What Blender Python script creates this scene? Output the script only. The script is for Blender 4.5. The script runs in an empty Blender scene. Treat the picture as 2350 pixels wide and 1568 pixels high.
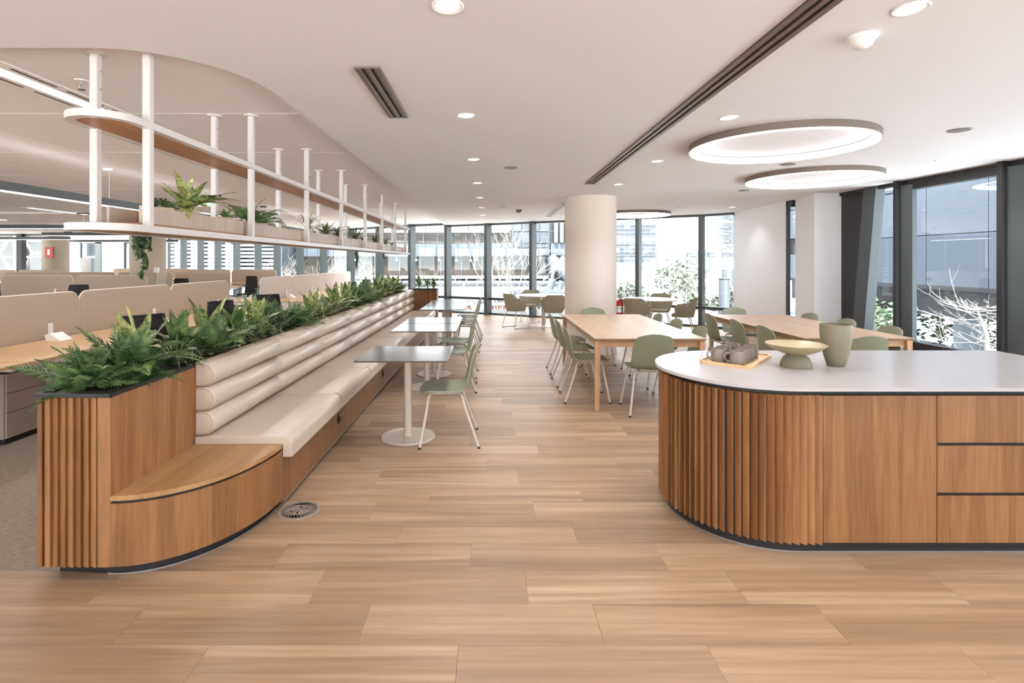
import bpy, bmesh, math, random
from mathutils import Vector, Matrix
random.seed(7)
PI = math.pi
S = bpy.context.scene
C = S.collection
R = random.uniform

# ------------------------------------------------------------------ camera, world, exposure
cam_d = bpy.data.cameras.new('camera')
cam = bpy.data.objects.new('camera', cam_d)
C.objects.link(cam)
cam.location = (0, 0, 1.55)
cam.rotation_euler = (PI/2, 0, 0)
cam_d.sensor_width = 36
cam_d.lens = 1220/2350*36
cam_d.shift_x = 49/2350
cam_d.shift_y = -184/2350
cam_d.clip_end = 2000
cam_d.clip_start = 0.05
S.camera = cam
S.view_settings.view_transform = 'Standard'
S.view_settings.look = 'None'
S.view_settings.gamma = 1
S.view_settings.use_curve_mapping = False
S.view_settings.exposure = 0.72
W = bpy.data.worlds.new('sky')
S.world = W
W.use_nodes = True
bg = W.node_tree.nodes['Background']
bg.inputs[0].default_value = (0.93, 0.96, 1.0, 1)      # white overcast sky
bg.inputs[1].default_value = 4.2
sun_d = bpy.data.lights.new('sun', 'SUN')          # high hazy sun behind the building: lights the street, not the room
sun_d.energy = 22.0; sun_d.angle = math.radians(3); sun_d.color = (1,.98,.95)
sun = bpy.data.objects.new('sun', sun_d); C.objects.link(sun)
sun.rotation_euler = (math.radians(24), 0, math.radians(-12))
try:
    S.cycles.max_bounces = 8
    S.cycles.diffuse_bounces = 5
    S.cycles.glossy_bounces = 4
    S.cycles.transparent_max_bounces = 12
    S.cycles.sample_clamp_indirect = 6
    S.cycles.use_denoising = True
    S.cycles.caustics_reflective = False
    S.cycles.caustics_refractive = False
except Exception:
    pass
SPOT_W = 42.0        # watts per recessed downlight
RING_E = 8.0
STRIP_E = 15.0
PEND_E = 15.0

# ------------------------------------------------------------------ helpers
def srgb(r, g, b):
    f = lambda c: (c/255/12.92 if c/255 <= .04045 else ((c/255+.055)/1.055)**2.4)
    return (f(r), f(g), f(b), 1)

class MB:
    def __init__(s): s.v = []; s.f = []
    def add(s, vs, fs):
        o = len(s.v); s.v += [tuple(v) for v in vs]; s.f += [tuple(i+o for i in f) for f in fs]; return s
    def box(s, x0, y0, z0, x1, y1, z1):
        return s.add([(x0,y0,z0),(x1,y0,z0),(x1,y1,z0),(x0,y1,z0),(x0,y0,z1),(x1,y0,z1),(x1,y1,z1),(x0,y1,z1)],
                     [(3,2,1,0),(4,5,6,7),(0,1,5,4),(1,2,6,5),(2,3,7,6),(3,0,4,7)])
    def bbox(s, x0, y0, z0, x1, y1, z1, b=.004):
        lo, hi = (x0,y0,z0), (x1,y1,z1)
        vs = []; idx = {}
        for cx in (0,1):
            for cy in (0,1):
                for cz in (0,1):
                    c = (cx,cy,cz)
                    for a in range(3):
                        p = [ (hi[k] if c[k] else lo[k]) for k in range(3)]
                        for k in range(3):
                            if k != a: p[k] += -b if c[k] else b
                        idx[(c,a)] = len(vs); vs.append(p)
        fs = []
        for a in range(3):
            k1, k2 = [k for k in range(3) if k != a]
            for sd in (0,1):
                q = []
                for u, w in ((0,0),(1,0),(1,1),(0,1)):
                    c = [0,0,0]; c[a]=sd; c[k1]=u; c[k2]=w
                    q.append(idx[(tuple(c),a)])
                fs.append(q)
        for a in range(3):
            k1, k2 = [k for k in range(3) if k != a]
            for u in (0,1):
                for w in (0,1):
                    c0=[0,0,0]; c0[k1]=u; c0[k2]=w
                    c1=list(c0); c1[a]=1
                    c0=tuple(c0); c1=tuple(c1)
                    fs.append([idx[(c0,k1)], idx[(c1,k1)], idx[(c1,k2)], idx[(c0,k2)]])
        for cx in (0,1):
            for cy in (0,1):
                for cz in (0,1):
                    fs.append([idx[((cx,cy,cz),a)] for a in range(3)])
        return s.add(vs, fs)
    def prism(s, poly, z0, z1):
        n = len(poly)
        vs = [(x,y,z0) for x,y in poly]+[(x,y,z1) for x,y in poly]
        fs = [tuple(range(n-1,-1,-1)), tuple(range(n,2*n))]+[(i,(i+1)%n,n+(i+1)%n,n+i) for i in range(n)]
        return s.add(vs, fs)
    def ring(s, outer, inner, z0, z1):
        n = len(outer)
        vs = [(x,y,z0) for x,y in outer]+[(x,y,z0) for x,y in inner]+[(x,y,z1) for x,y in outer]+[(x,y,z1) for x,y in inner]
        fs = []
        for i in range(n):
            j = (i+1)%n
            fs += [(i,j,n+j,n+i),(2*n+i,3*n+i,3*n+j,2*n+j),(i,2*n+i,2*n+j,j),(n+i,n+j,3*n+j,3*n+i)]
        return s.add(vs, fs)
    def extr(s, prof, a0, a1, axis='y'):
        n = len(prof)
        if axis == 'y': m = lambda p,a: (p[0],a,p[1])
        elif axis == 'x': m = lambda p,a: (a,p[0],p[1])
        else: m = lambda p,a: (p[0],p[1],a)
        vs = [m(p,a0) for p in prof]+[m(p,a1) for p in prof]
        fs = [tuple(range(n-1,-1,-1)), tuple(range(n,2*n))]+[(i,(i+1)%n,n+(i+1)%n,n+i) for i in range(n)]
        return s.add(vs, fs)
    def tube(s, pts, r, n=8, closed=False):
        pts = [Vector(p) for p in pts]; m = len(pts)
        rs = r if isinstance(r,(list,tuple)) else [r]*m
        vs = []; up = None
        for i,p in enumerate(pts):
            a = pts[(i-1)%m] if (closed or i>0) else p
            b = pts[(i+1)%m] if (closed or i<m-1) else p
            t = (b-a).normalized()
            if up is None:
                up = t.orthogonal().normalized()
            else:
                up = (up - t*up.dot(t))
                up = up.normalized() if up.length>1e-6 else t.orthogonal().normalized()
            w = t.cross(up)
            for k in range(n):
                an = 2*PI*k/n
                vs.append(p+(up*math.cos(an)+w*math.sin(an))*rs[i])
        fs = []
        for i in range(m if closed else m-1):
            j = (i+1)%m
            for k in range(n):
                l = (k+1)%n
                fs.append((i*n+k,i*n+l,j*n+l,j*n+k))
        if not closed:
            fs += [tuple(range(n-1,-1,-1)), tuple((m-1)*n+k for k in range(n))]
        return s.add(vs, fs)
    def lathe(s, prof, n=32, c=(0,0,0), cap=True):
        m = len(prof); vs = []; fs = []
        for r,z in prof:
            for k in range(n):
                a = 2*PI*k/n
                vs.append((c[0]+r*math.cos(a), c[1]+r*math.sin(a), c[2]+z))
        for i in range(m-1):
            for k in range(n):
                l = (k+1)%n
                fs.append((i*n+k,i*n+l,(i+1)*n+l,(i+1)*n+k))
        if cap and prof[0][0] > 1e-5: fs.append(tuple(range(n-1,-1,-1)))
        if cap and prof[-1][0] > 1e-5: fs.append(tuple((m-1)*n+k for k in range(n)))
        return s.add(vs, fs)
    def grid(s, rows):
        m = len(rows); n = len(rows[0])
        return s.add([p for r in rows for p in r],
                     [(i*n+k,i*n+k+1,(i+1)*n+k+1,(i+1)*n+k) for i in range(m-1) for k in range(n-1)])
    def mesh(s, name, smooth=None, solid=0, off=(0,0,0), weld=False):
        me = bpy.data.meshes.new(name)
        me.from_pydata([(x-off[0],y-off[1],z-off[2]) for x,y,z in s.v], [], s.f)
        bm = bmesh.new(); bm.from_mesh(me)
        if weld: bmesh.ops.remove_doubles(bm, verts=bm.verts, dist=1e-5)
        if solid:
            bmesh.ops.recalc_face_normals(bm, faces=bm.faces)
            bmesh.ops.solidify(bm, geom=bm.faces[:], thickness=solid)
        bmesh.ops.recalc_face_normals(bm, faces=bm.faces)
        bm.to_mesh(me); bm.free()
        if smooth:
            me.shade_smooth()
            me.set_sharp_from_angle(angle=math.radians(smooth))
        return me
    def build(s, name, mat, parent=None, smooth=None, solid=0, local=False, weld=False):
        if parent is None:
            xs, ys, zs = zip(*s.v)
            o = ((min(xs)+max(xs))/2, (min(ys)+max(ys))/2, min(zs))
            ob = link(name, s.mesh(name, smooth, solid, o, weld), mat); ob.location = o
        else:
            o = (0,0,0) if local else wloc(parent)
            ob = link(name, s.mesh(name, smooth, solid, o, weld), mat, parent)
        return ob

def wloc(o):
    v = Vector((0,0,0))
    while o: v += o.location; o = o.parent
    return v
def link(name, me, mat=None, parent=None, loc=None, rot=None, scale=None):
    if mat is not None and len(me.materials) == 0: me.materials.append(mat)
    ob = bpy.data.objects.new(name, me); C.objects.link(ob)
    if parent: ob.parent = parent
    if loc is not None: ob.location = loc
    if rot is not None: ob.rotation_euler = rot
    if scale is not None: ob.scale = scale
    return ob
def tag(o, label=None, cat=None, group=None, kind=None):
    if label: o['label'] = label
    if cat: o['category'] = cat
    if group: o['group'] = group
    if kind: o['kind'] = kind
    return o
def thing(name, label, cat, loc=(0,0,0), rz=0, group=None):
    o = bpy.data.objects.new(name, None); C.objects.link(o)
    o.location = loc; o.rotation_euler = (0,0,rz); o.empty_display_size = .1
    return tag(o, label, cat, group)
def struct(name, loc=(0,0,0)):
    o = bpy.data.objects.new(name, None); C.objects.link(o); o.location = loc
    return tag(o, kind='structure')
def dup(o, loc, rz, label=None, group=None, parent=None):
    c = o.copy(); C.objects.link(c)
    if parent is None:
        c.location = loc; c.rotation_euler = (0,0,rz)
        if label: c['label'] = label
        if group: c['group'] = group
    else: c.parent = parent
    for ch in list(o.children): dup(ch, None, None, parent=c)
    return c
ORD = ['first','second','third','fourth','fifth','sixth','seventh','eighth','ninth','tenth','eleventh','twelfth','thirteenth','fourteenth',
       'fifteenth','sixteenth','seventeenth','eighteenth','nineteenth','twentieth']
TENS = {2:'twenty',3:'thirty',4:'forty',5:'fifty'}
def ordinal(i):
    if i <= 20: return ORD[i-1]
    t, u = divmod(i, 10)
    return TENS[t]+'-'+ORD[u-1] if u else TENS[t][:-1]+'ieth'
def arc(cx, cy, rx, ry, a0, a1, n):
    return [(cx+rx*math.cos(math.radians(a0+(a1-a0)*i/n)), cy+ry*math.sin(math.radians(a0+(a1-a0)*i/n))) for i in range(n+1)]
def rrect(x0, y0, x1, y1, r, n=6):
    p = []
    for cx, cy, a in ((x1-r,y0+r,-90),(x1-r,y1-r,0),(x0+r,y1-r,90),(x0+r,y0+r,180)):
        p += arc(cx,cy,r,r,a,a+90,n)
    return p

# ------------------------------------------------------------------ materials
def newmat(name):
    m = bpy.data.materials.new(name); m.use_nodes = True
    nt = m.node_tree; b = nt.nodes['Principled BSDF']
    return m, nt, b
def nd(nt, t, **kw):
    n = nt.nodes.new(t)
    for k, v in kw.items():
        if k.startswith('i_'): n.inputs[int(k[2:]) if k[2:].isdigit() else k[2:]].default_value = v
        else: setattr(n, k, v)
    return n
def paint(name, col, rough=.5, metal=0, noise=0, nscale=8, bump=0, bscale=200, spec=None, coat=0):
    m, nt, b = newmat(name)
    b.inputs['Base Color'].default_value = col
    b.inputs['Roughness'].default_value = rough
    b.inputs['Metallic'].default_value = metal
    if spec is not None: b.inputs['Specular IOR Level'].default_value = spec
    if coat: b.inputs['Coat Weight'].default_value = coat
    if noise:
        g = nd(nt,'ShaderNodeNewGeometry')
        n = nd(nt,'ShaderNodeTexNoise'); n.inputs['Scale'].default_value = nscale; n.inputs['Detail'].default_value = 5
        nt.links.new(g.outputs['Position'], n.inputs['Vector'])
        mx = nd(nt,'ShaderNodeMix', data_type='RGBA')
        mx.inputs[6].default_value = tuple(c*(1-noise) for c in col[:3])+(1,)
        mx.inputs[7].default_value = tuple(min(1,c*(1+noise)) for c in col[:3])+(1,)
        nt.links.new(n.outputs['Fac'], mx.inputs[0]); nt.links.new(mx.outputs[2], b.inputs['Base Color'])
    if bump:
        g = nd(nt,'ShaderNodeNewGeometry')
        n = nd(nt,'ShaderNodeTexNoise'); n.inputs['Scale'].default_value = bscale; n.inputs['Detail'].default_value = 3
        nt.links.new(g.outputs['Position'], n.inputs['Vector'])
        bp = nd(nt,'ShaderNodeBump'); bp.inputs['Strength'].default_value = bump; bp.inputs['Distance'].default_value = .002
        nt.links.new(n.outputs['Fac'], bp.inputs['Height']); nt.links.new(bp.outputs['Normal'], b.inputs['Normal'])
    return m
def emit(name, col, e):
    m, nt, b = newmat(name)
    b.inputs['Base Color'].default_value = (.8,.8,.8,1)
    b.inputs['Emission Color'].default_value = col
    b.inputs['Emission Strength'].default_value = e
    return m
def wood(name, dark, mid, light, axis='z', rough=.4, fine=60, broad=7, stretch=14, varo=.25, attr=False, lo=.28, hi=.72, kf=.45):
    """straight grained timber; grain runs along axis, every object gets its own stretch of grain and its own tone"""
    m, nt, b = newmat(name)
    L = nt.links.new
    g = nd(nt,'ShaderNodeNewGeometry'); oi = nd(nt,'ShaderNodeObjectInfo')
    rnd = oi.outputs['Random']
    if attr:
        at = nd(nt,'ShaderNodeAttribute'); at.attribute_name = 'rnd'
        ad = nd(nt,'ShaderNodeMath', operation='ADD'); L(rnd, ad.inputs[0]); L(at.outputs['Fac'], ad.inputs[1])
        fr = nd(nt,'ShaderNodeMath', operation='FRACT'); L(ad.outputs[0], fr.inputs[0]); rnd = fr.outputs[0]
    mul = nd(nt,'ShaderNodeMath', operation='MULTIPLY'); mul.inputs[1].default_value = 37.0; L(rnd, mul.inputs[0])
    cb = nd(nt,'ShaderNodeCombineXYZ')
    for k in range(3): L(mul.outputs[0], cb.inputs[k])
    va = nd(nt,'ShaderNodeVectorMath', operation='ADD'); L(g.outputs['Position'], va.inputs[0]); L(cb.outputs[0], va.inputs[1])
    sc = {'x':(1/stretch,1,1),'y':(1,1/stretch,1),'z':(1,1,1/stretch)}[axis]
    vm = nd(nt,'ShaderNodeVectorMath', operation='MULTIPLY'); vm.inputs[1].default_value = sc; L(va.outputs[0], vm.inputs[0])
    n1 = nd(nt,'ShaderNodeTexNoise'); n1.inputs['Scale'].default_value = fine; n1.inputs['Detail'].default_value = 6; n1.inputs['Roughness'].default_value = .6
    n2 = nd(nt,'ShaderNodeTexNoise'); n2.inputs['Scale'].default_value = broad; n2.inputs['Detail'].default_value = 4; n2.inputs['Distortion'].default_value = .8
    L(vm.outputs[0], n1.inputs['Vector']); L(vm.outputs[0], n2.inputs['Vector'])
    # cathedral figure: rings of the broad noise
    wv = nd(nt,'ShaderNodeMath', operation='MULTIPLY'); wv.inputs[1].default_value = 9.0; L(n2.outputs['Fac'], wv.inputs[0])
    wf = nd(nt,'ShaderNodeMath', operation='PINGPONG'); wf.inputs[1].default_value = 1.0; L(wv.outputs[0], wf.inputs[0])
    m1 = nd(nt,'ShaderNodeMath', operation='MULTIPLY'); m1.inputs[1].default_value = kf; L(n1.outputs['Fac'], m1.inputs[0])
    m2 = nd(nt,'ShaderNodeMath', operation='MULTIPLY_ADD'); m2.inputs[1].default_value = .5; L(n2.outputs['Fac'], m2.inputs[0]); L(m1.outputs[0], m2.inputs[2])
    m3 = nd(nt,'ShaderNodeMath', operation='MULTIPLY_ADD'); m3.inputs[1].default_value = .10; L(wf.outputs[0], m3.inputs[0]); L(m2.outputs[0], m3.inputs[2])
    r2 = nd(nt,'ShaderNodeMath', operation='MULTIPLY_ADD'); r2.inputs[1].default_value = varo; L(rnd, r2.inputs[0]); L(m3.outputs[0], r2.inputs[2])
    off = nd(nt,'ShaderNodeMath', operation='SUBTRACT'); off.inputs[1].default_value = varo/2+.025+(kf-.45)*.5; L(r2.outputs[0], off.inputs[0])
    cr = nd(nt,'ShaderNodeValToRGB')
    cr.color_ramp.elements[0].position = lo; cr.color_ramp.elements[0].color = dark
    cr.color_ramp.elements[1].position = hi; cr.color_ramp.elements[1].color = light
    e = cr.color_ramp.elements.new(.5); e.color = mid
    L(off.outputs[0], cr.inputs[0]); L(cr.outputs[0], b.inputs['Base Color'])
    b.inputs['Roughness'].default_value = rough
    bp = nd(nt,'ShaderNodeBump'); bp.inputs['Strength'].default_value = .08; bp.inputs['Distance'].default_value = .001
    L(n1.outputs['Fac'], bp.inputs['Height']); L(bp.outputs['Normal'], b.inputs['Normal'])
    return m
def glass_mat(name, tint=(.93,.96,.96,1), refl=1.0):
    m = bpy.data.materials.new(name); m.use_nodes = True; nt = m.node_tree; nt.nodes.clear()
    o = nd(nt,'ShaderNodeOutputMaterial'); t = nd(nt,'ShaderNodeBsdfTransparent'); t.inputs[0].default_value = tint
    gl = nd(nt,'ShaderNodeBsdfGlossy'); gl.inputs['Roughness'].default_value = .0; gl.inputs[0].default_value = (refl,refl,refl,1)
    fr = nd(nt,'ShaderNodeFresnel')
    ge = nd(nt,'ShaderNodeNewGeometry'); io = nd(nt,'ShaderNodeMapRange'); io.inputs[3].default_value = 1.45; io.inputs[4].default_value = 1/1.45
    nt.links.new(ge.outputs['Backfacing'], io.inputs[0]); nt.links.new(io.outputs[0], fr.inputs['IOR'])
    mx = nd(nt,'ShaderNodeMixShader')
    nt.links.new(fr.outputs[0], mx.inputs[0]); nt.links.new(t.outputs[0], mx.inputs[1]); nt.links.new(gl.outputs[0], mx.inputs[2])
    nt.links.new(mx.outputs[0], o.inputs[0])
    return m
def leaf_mat(name, dark, light, amount, scale=26, rough=.4):
    m, nt, b = newmat(name); L = nt.links.new
    tc = nd(nt,'ShaderNodeTexCoord'); oi = nd(nt,'ShaderNodeObjectInfo')
    mu = nd(nt,'ShaderNodeMath', operation='MULTIPLY'); mu.inputs[1].default_value = 20; L(oi.outputs['Random'], mu.inputs[0])
    cb = nd(nt,'ShaderNodeCombineXYZ'); L(mu.outputs[0], cb.inputs[2])
    va = nd(nt,'ShaderNodeVectorMath', operation='ADD'); L(tc.outputs['Object'], va.inputs[0]); L(cb.outputs[0], va.inputs[1])
    n = nd(nt,'ShaderNodeTexNoise'); n.inputs['Scale'].default_value = scale; n.inputs['Detail'].default_value = 5; n.inputs['Roughness'].default_value = .65
    L(va.outputs[0], n.inputs['Vector'])
    ra = nd(nt,'ShaderNodeMath', operation='MULTIPLY_ADD'); ra.inputs[1].default_value = .16; L(oi.outputs['Random'], ra.inputs[0]); L(n.outputs['Fac'], ra.inputs[2])
    cr = nd(nt,'ShaderNodeValToRGB')
    cr.color_ramp.elements[0].position = max(0,.62-amount); cr.color_ramp.elements[0].color = dark
    cr.color_ramp.elements[1].position = .80-amount*.3; cr.color_ramp.elements[1].color = light
    L(ra.outputs[0], cr.inputs[0]); L(cr.outputs[0], b.inputs['Base Color'])
    b.inputs['Roughness'].default_value = rough
    return m

M = {}
M['ceil'] = paint('white plaster', srgb(242,239,242), .85, noise=.015, nscale=1.5)
M['ceil2'] = paint('white metal ceiling panel', srgb(242,237,238), .6, noise=.01, nscale=2)
M['wall'] = paint('white wall paint', srgb(238,236,238), .8, noise=.02, nscale=2)
M['pillar'] = paint('cream pillar paint', srgb(220,206,193), .75, noise=.02, nscale=3)
M['concrete'] = paint('concrete', srgb(190,176,158), .8, noise=.12, nscale=3, bump=.2, bscale=40)
M['plank'] = wood('oak floor plank', srgb(124,97,74), srgb(160,129,101), srgb(190,161,133), 'x', .42, fine=32, broad=4.0, stretch=22, varo=.10, attr=True, lo=.29, hi=.70, kf=.40)
M['woodv'] = wood('oak veneer upright grain', srgb(110,72,42), srgb(138,95,58), srgb(162,118,77), 'z', .42, fine=70, broad=9, stretch=18, varo=.05)
M['woodslat'] = wood('oak slat', srgb(114,74,43), srgb(143,97,59), srgb(168,121,79), 'z', .45, fine=60, broad=9, stretch=14, varo=.30)
M['woody'] = wood('oak veneer long grain', srgb(140,101,64), srgb(168,127,85), srgb(188,148,104), 'y', .4, fine=70, broad=8, stretch=18, varo=.05)
M['walnut'] = wood('warm timber soffit', srgb(152,102,66), srgb(176,124,84), srgb(194,142,102), 'y', .45, fine=60, broad=7, stretch=18, varo=.05)
M['ash'] = wood('pale ash veneer', srgb(176,155,138), srgb(194,173,156), srgb(208,190,174), 'z', .5, fine=70, broad=9, stretch=16, varo=.1)
M['tabletop'] = wood('pale oak table', srgb(168,138,110), srgb(184,154,126), srgb(198,170,144), 'y', .36, fine=50, broad=5, stretch=18, varo=.03)
M['tableleg'] = wood('oak table leg', srgb(176,134,98), srgb(196,154,116), srgb(210,170,132), 'z', .4, fine=60, broad=8, stretch=14, varo=.05)
M['desktop'] = wood('maple desktop', srgb(205,165,122), srgb(222,184,140), srgb(232,199,158), 'y', .4, fine=50, broad=5, stretch=16, varo=.08)
M['desktopx'] = wood('maple desktop cross grain', srgb(180,143,104), srgb(198,161,121), srgb(210,176,138), 'x', .4, fine=50, broad=5, stretch=16, varo=.08)
M['black'] = paint('black laminate', srgb(28,24,26), .45)
M['soil'] = paint('dark bark mulch', srgb(40,26,20), .95, noise=.5, nscale=60, bump=1, bscale=90)
M['leather'] = paint('cream leather', srgb(204,186,169), .28, noise=.03, nscale=5, bump=.06, bscale=350)
M['piping'] = paint('tan piping', srgb(178,142,112), .5)
M['white'] = paint('white powder coat', srgb(218,210,208), .35)
M['cream'] = paint('cream powder coat', srgb(214,200,186), .45)
M['bronze'] = paint('bronze anodised', srgb(120,106,98), .45, metal=.4)
M['steel'] = paint('brushed aluminium', srgb(190,186,184), .35, metal=.9)
M['ventmat'] = paint('warm grey vent', srgb(154,140,129), .5)
M['grill'] = paint('grey metal grille', srgb(132,122,116), .4, metal=.6)
M['dark'] = paint('dark grey aluminium', srgb(72,78,80), .4, noise=.04, nscale=3)
M['darker'] = paint('black aluminium', srgb(38,35,38), .45)
M['stone'] = paint('white stone worktop', srgb(188,181,181), .18, noise=.015, nscale=6)
M['green'] = paint('sage green plastic', srgb(136,138,112), .45)
M['tub'] = paint('grey green felt', srgb(152,146,126), .9, noise=.06, nscale=60, bump=.4, bscale=400)
M['cafe'] = paint('charcoal laminate', srgb(92,84,82), .16)
M['whitetop'] = paint('white laminate', srgb(238,233,232), .25)
M['screen'] = paint('tan felt screen', srgb(181,164,147), .95, noise=.08, nscale=70)
M['screen2'] = paint('pale grey felt screen', srgb(206,194,187), .95, noise=.05, nscale=70)
M['edge'] = paint('pale edge trim', srgb(226,214,202), .5)
M['mesh'] = paint('black chair mesh', srgb(34,30,32), .7)
M['plastic'] = paint('white plastic', srgb(238,233,230), .4)
M['metalbox'] = paint('grey pedestal metal', srgb(170,156,144), .45)
M['mug'] = paint('speckled grey stoneware', srgb(136,124,113), .4, noise=.3, nscale=90)
M['olive'] = paint('olive glazed ceramic', srgb(174,158,120), .3, noise=.03, nscale=20)
M['olived'] = paint('olive matt ceramic', srgb(128,120,98), .5, noise=.04, nscale=20)
M['tray'] = wood('bamboo tray', srgb(205,165,115), srgb(224,188,140), srgb(236,206,164), 'y', .4, fine=60, broad=8, stretch=12, varo=.02)
M['pot'] = paint('clay pot', srgb(206,176,150), .7)
M['red'] = paint('red enamel', srgb(200,30,34), .3)
M['rubber'] = paint('black rubber', srgb(30,28,28), .6)
M['signgreen'] = emit('lit green sign face', srgb(40,170,110), .8)
M['glass'] = glass_mat('window glass')
M['glassr'] = glass_mat('solar window glass', (.80,.85,.88,1))
M['lamp'] = emit('downlight lens', (1,.96,.92,1), 7)
M['ringlamp'] = emit('ring diffuser', (1,.97,.98,1), RING_E)
M['added_uplight'] = emit('pendant uplight', (.95,.97,1,1), 4.5)  # glow added to the pendant tops to brighten the office ceiling
M['pendfar'] = emit('far pendant diffuser', (1,.97,.95,1), 3)
M['strip'] = emit('strip diffuser', (.97,.98,1,1), STRIP_E)
M['pend'] = emit('pendant diffuser', (1,.97,.95,1), PEND_E)
M['variegated'] = leaf_mat('variegated leaf', srgb(62,88,44), srgb(200,204,134), .20, 34)
M['broad'] = leaf_mat('broad green leaf', srgb(62,92,48), srgb(140,162,96), .14, 20)
M['fern'] = leaf_mat('fern leaf', srgb(52,82,46), srgb(142,166,104), .15, 12, .5)
M['grassy'] = leaf_mat('strappy leaf', srgb(58,84,48), srgb(170,180,122), .16, 14)
M['spider'] = leaf_mat('spider plant leaf', srgb(58,74,44), srgb(168,172,118), .14, 30)
M['darkleaf'] = leaf_mat('dark small leaf', srgb(30,48,30), srgb(70,92,60), .1, 30)
M['trail'] = leaf_mat('trailing leaf', srgb(50,72,44), srgb(122,138,96), .14, 40)

# carpet: woven lines
m, nt, b = newmat('grey carpet')
g = nd(nt,'ShaderNodeNewGeometry')
vm = nd(nt,'ShaderNodeVectorMath', operation='MULTIPLY'); vm.inputs[1].default_value = (6,60,1)
nt.links.new(g.outputs['Position'], vm.inputs[0])
n = nd(nt,'ShaderNodeTexNoise'); n.inputs['Scale'].default_value = 3; n.inputs['Detail'].default_value = 6; n.inputs['Roughness'].default_value = .75
nt.links.new(vm.outputs[0], n.inputs['Vector'])
cr = nd(nt,'ShaderNodeValToRGB'); cr.color_ramp.elements[0].position=.35; cr.color_ramp.elements[0].color=srgb(104,92,80)
cr.color_ramp.elements[1].position=.65; cr.color_ramp.elements[1].color=srgb(166,150,132)
nt.links.new(n.outputs['Fac'], cr.inputs[0]); nt.links.new(cr.outputs[0], b.inputs['Base Color']); b.inputs['Roughness'].default_value=1
M['carpet'] = m

# ------------------------------------------------------------------ room shell
CZ, OZ = 2.65, 2.70      # plaster ceiling, office ceiling
# facade line (inside face), from right to left
FAC = [(5.49,12.0),(4.99,12.55),(3.72,13.3),(2.47,14.05),(1.21,14.8),(-.04,15.55),(-1.26,16.2),(-2.44,16.8),(-3.65,17.8),(-4.88,18.8),
       (-6.15,19.8),(-7.38,20.8),(-8.68,21.8),(-9.81,22.6),(-11.1,23.4),(-12.34,24.2),(-13.5,24.9),(-14.65,25.5),(-15.8,26.1)]
RX = lambda y: 5.66+(8.55-y)*.039

# floor: planks 1.0 x 0.2577 laid along x
floor = MB().box(-24,-5,-.30,7,2.65,-.010).box(-2.2,2.65,-.30,7,17.2,-.010).build('floor', M['black'])
tag(floor, kind='structure')
PW, PL, Y0 = .2577, 1.0, 2.146
OFFS = {-1:-.13, 0:-.54, 1:.172, 2:-.105, 3:-.52, 4:.27, 5:-.40}
pm = MB().bbox(.0006,.0006,-.010,PL-.0006,PW-.0006,0,.0006).mesh('plank')
fs = wloc(floor)
far = MB(); frnd = []
def inside(x, y):
    # inside the plan of the timber floor
    if x > 5.9: return False
    for (x1,y1),(x0,y0) in zip(FAC, FAC[1:]):
        if x0 <= x <= x1:
            return y < y0+(y1-y0)*(x-x0)/(x1-x0)+.1
    return y < 12.3
nplank = 0
for k in range(-28, 60):
    y = Y0+k*PW
    if y+PW > 16.8: break
    o = OFFS.get(k, R(0,1))
    x = o-27
    while x < 6.3:
        lo = -2.2 if y > 2.60 else -24
        if x+PL > lo and (x+PL > -2.2 or y < 2.64) and inside(x+.5, y):
            xa, xb = x, x+PL
            vis = 1.55 < y < 7.2 and xb > -0.99*max(y,2)-.1 and xa < 1.05*(y+.2)+.15 and (xb > -1.4 or y < 3.4)
            if y > 3.3 and xb < -1.0 and y < 12: vis = False
            if vis and nplank < 285 and xa >= lo:
                link('plank', pm, M['plank'], floor, loc=(x-fs.x, y-fs.y, -fs.z)); nplank += 1
            else:
                xa = max(xa, lo if y > 2.60 else -24)
                far.box(xa+.0006,y+.0006,-.010,xb-.0006,y+PW-.0006,0); frnd.append(R(0,1))
        x += PL
fo = far.build('far_planks', M['plank'], floor); fo['kind'] = 'stuff'
at = fo.data.attributes.new('rnd','FLOAT','FACE')
at.data.foreach_set('value', [frnd[i//6] for i in range(len(fo.data.polygons))])
carpet = MB().prism([(-24,2.655),(-2.2,2.655),(-2.2,16.9)]+[(x,y+.2) for x,y in FAC[8:]]+[(-24,26.3)], -.3, -.001).build('carpet_floor', M['carpet'])
tag(carpet, kind='structure')

# plaster ceiling with the rounded corner
edge = [(-1.41,16.35),(-1.41,3.5)]+arc(-2.05,3.5,.64,.76,0,-90,14)+[(-24,2.74)]
ceiling = MB().prism([(-24,-5),(6.3,-5),(6.3,6),(5.95,12.1)]+[(x,y+.12) for x,y in FAC[1:7]]+edge, CZ, CZ+.35).build('ceiling', M['ceil'])
tag(ceiling, kind='structure')
# office ceiling: metal panels with open joints under a slab
oc = MB().prism([(-24,2.3),(-1.2,2.3),(-1.2,16.2)]+[(x,y+.15) for x,y in FAC[7:]]+[(-18.5,26.2),(-18.5,22.75),(-24,22.75)], OZ+.012, OZ+.30).build('ceiling_panelled', M['ceil2'])
tag(oc, kind='structure')
pan = MB().bbox(.006,.006,0,1.434,1.464,.02,.003).mesh('panel')
ow = wloc(oc)
def fac_y(x):
    for (x1,y1),(x0,y0) in zip(FAC, FAC[1:]):
        if x0 <= x <= x1: return y0+(y1-y0)*(x-x0)/(x1-x0)
    return (22.6 if x < -18.4 else 26) if x < -15 else 12
for i in range(-1, 14):
    for j in range(-1, 15):
        x, y = -4.26-1.44*i, 2.66+1.47*j
        if y+1.2 > fac_y(x+1.44): continue
        if i == -1 and j < 0: continue
        link('panel', pan, M['ceil2'], oc, loc=(x-ow.x, y-ow.y, OZ-ow.z))
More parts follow.
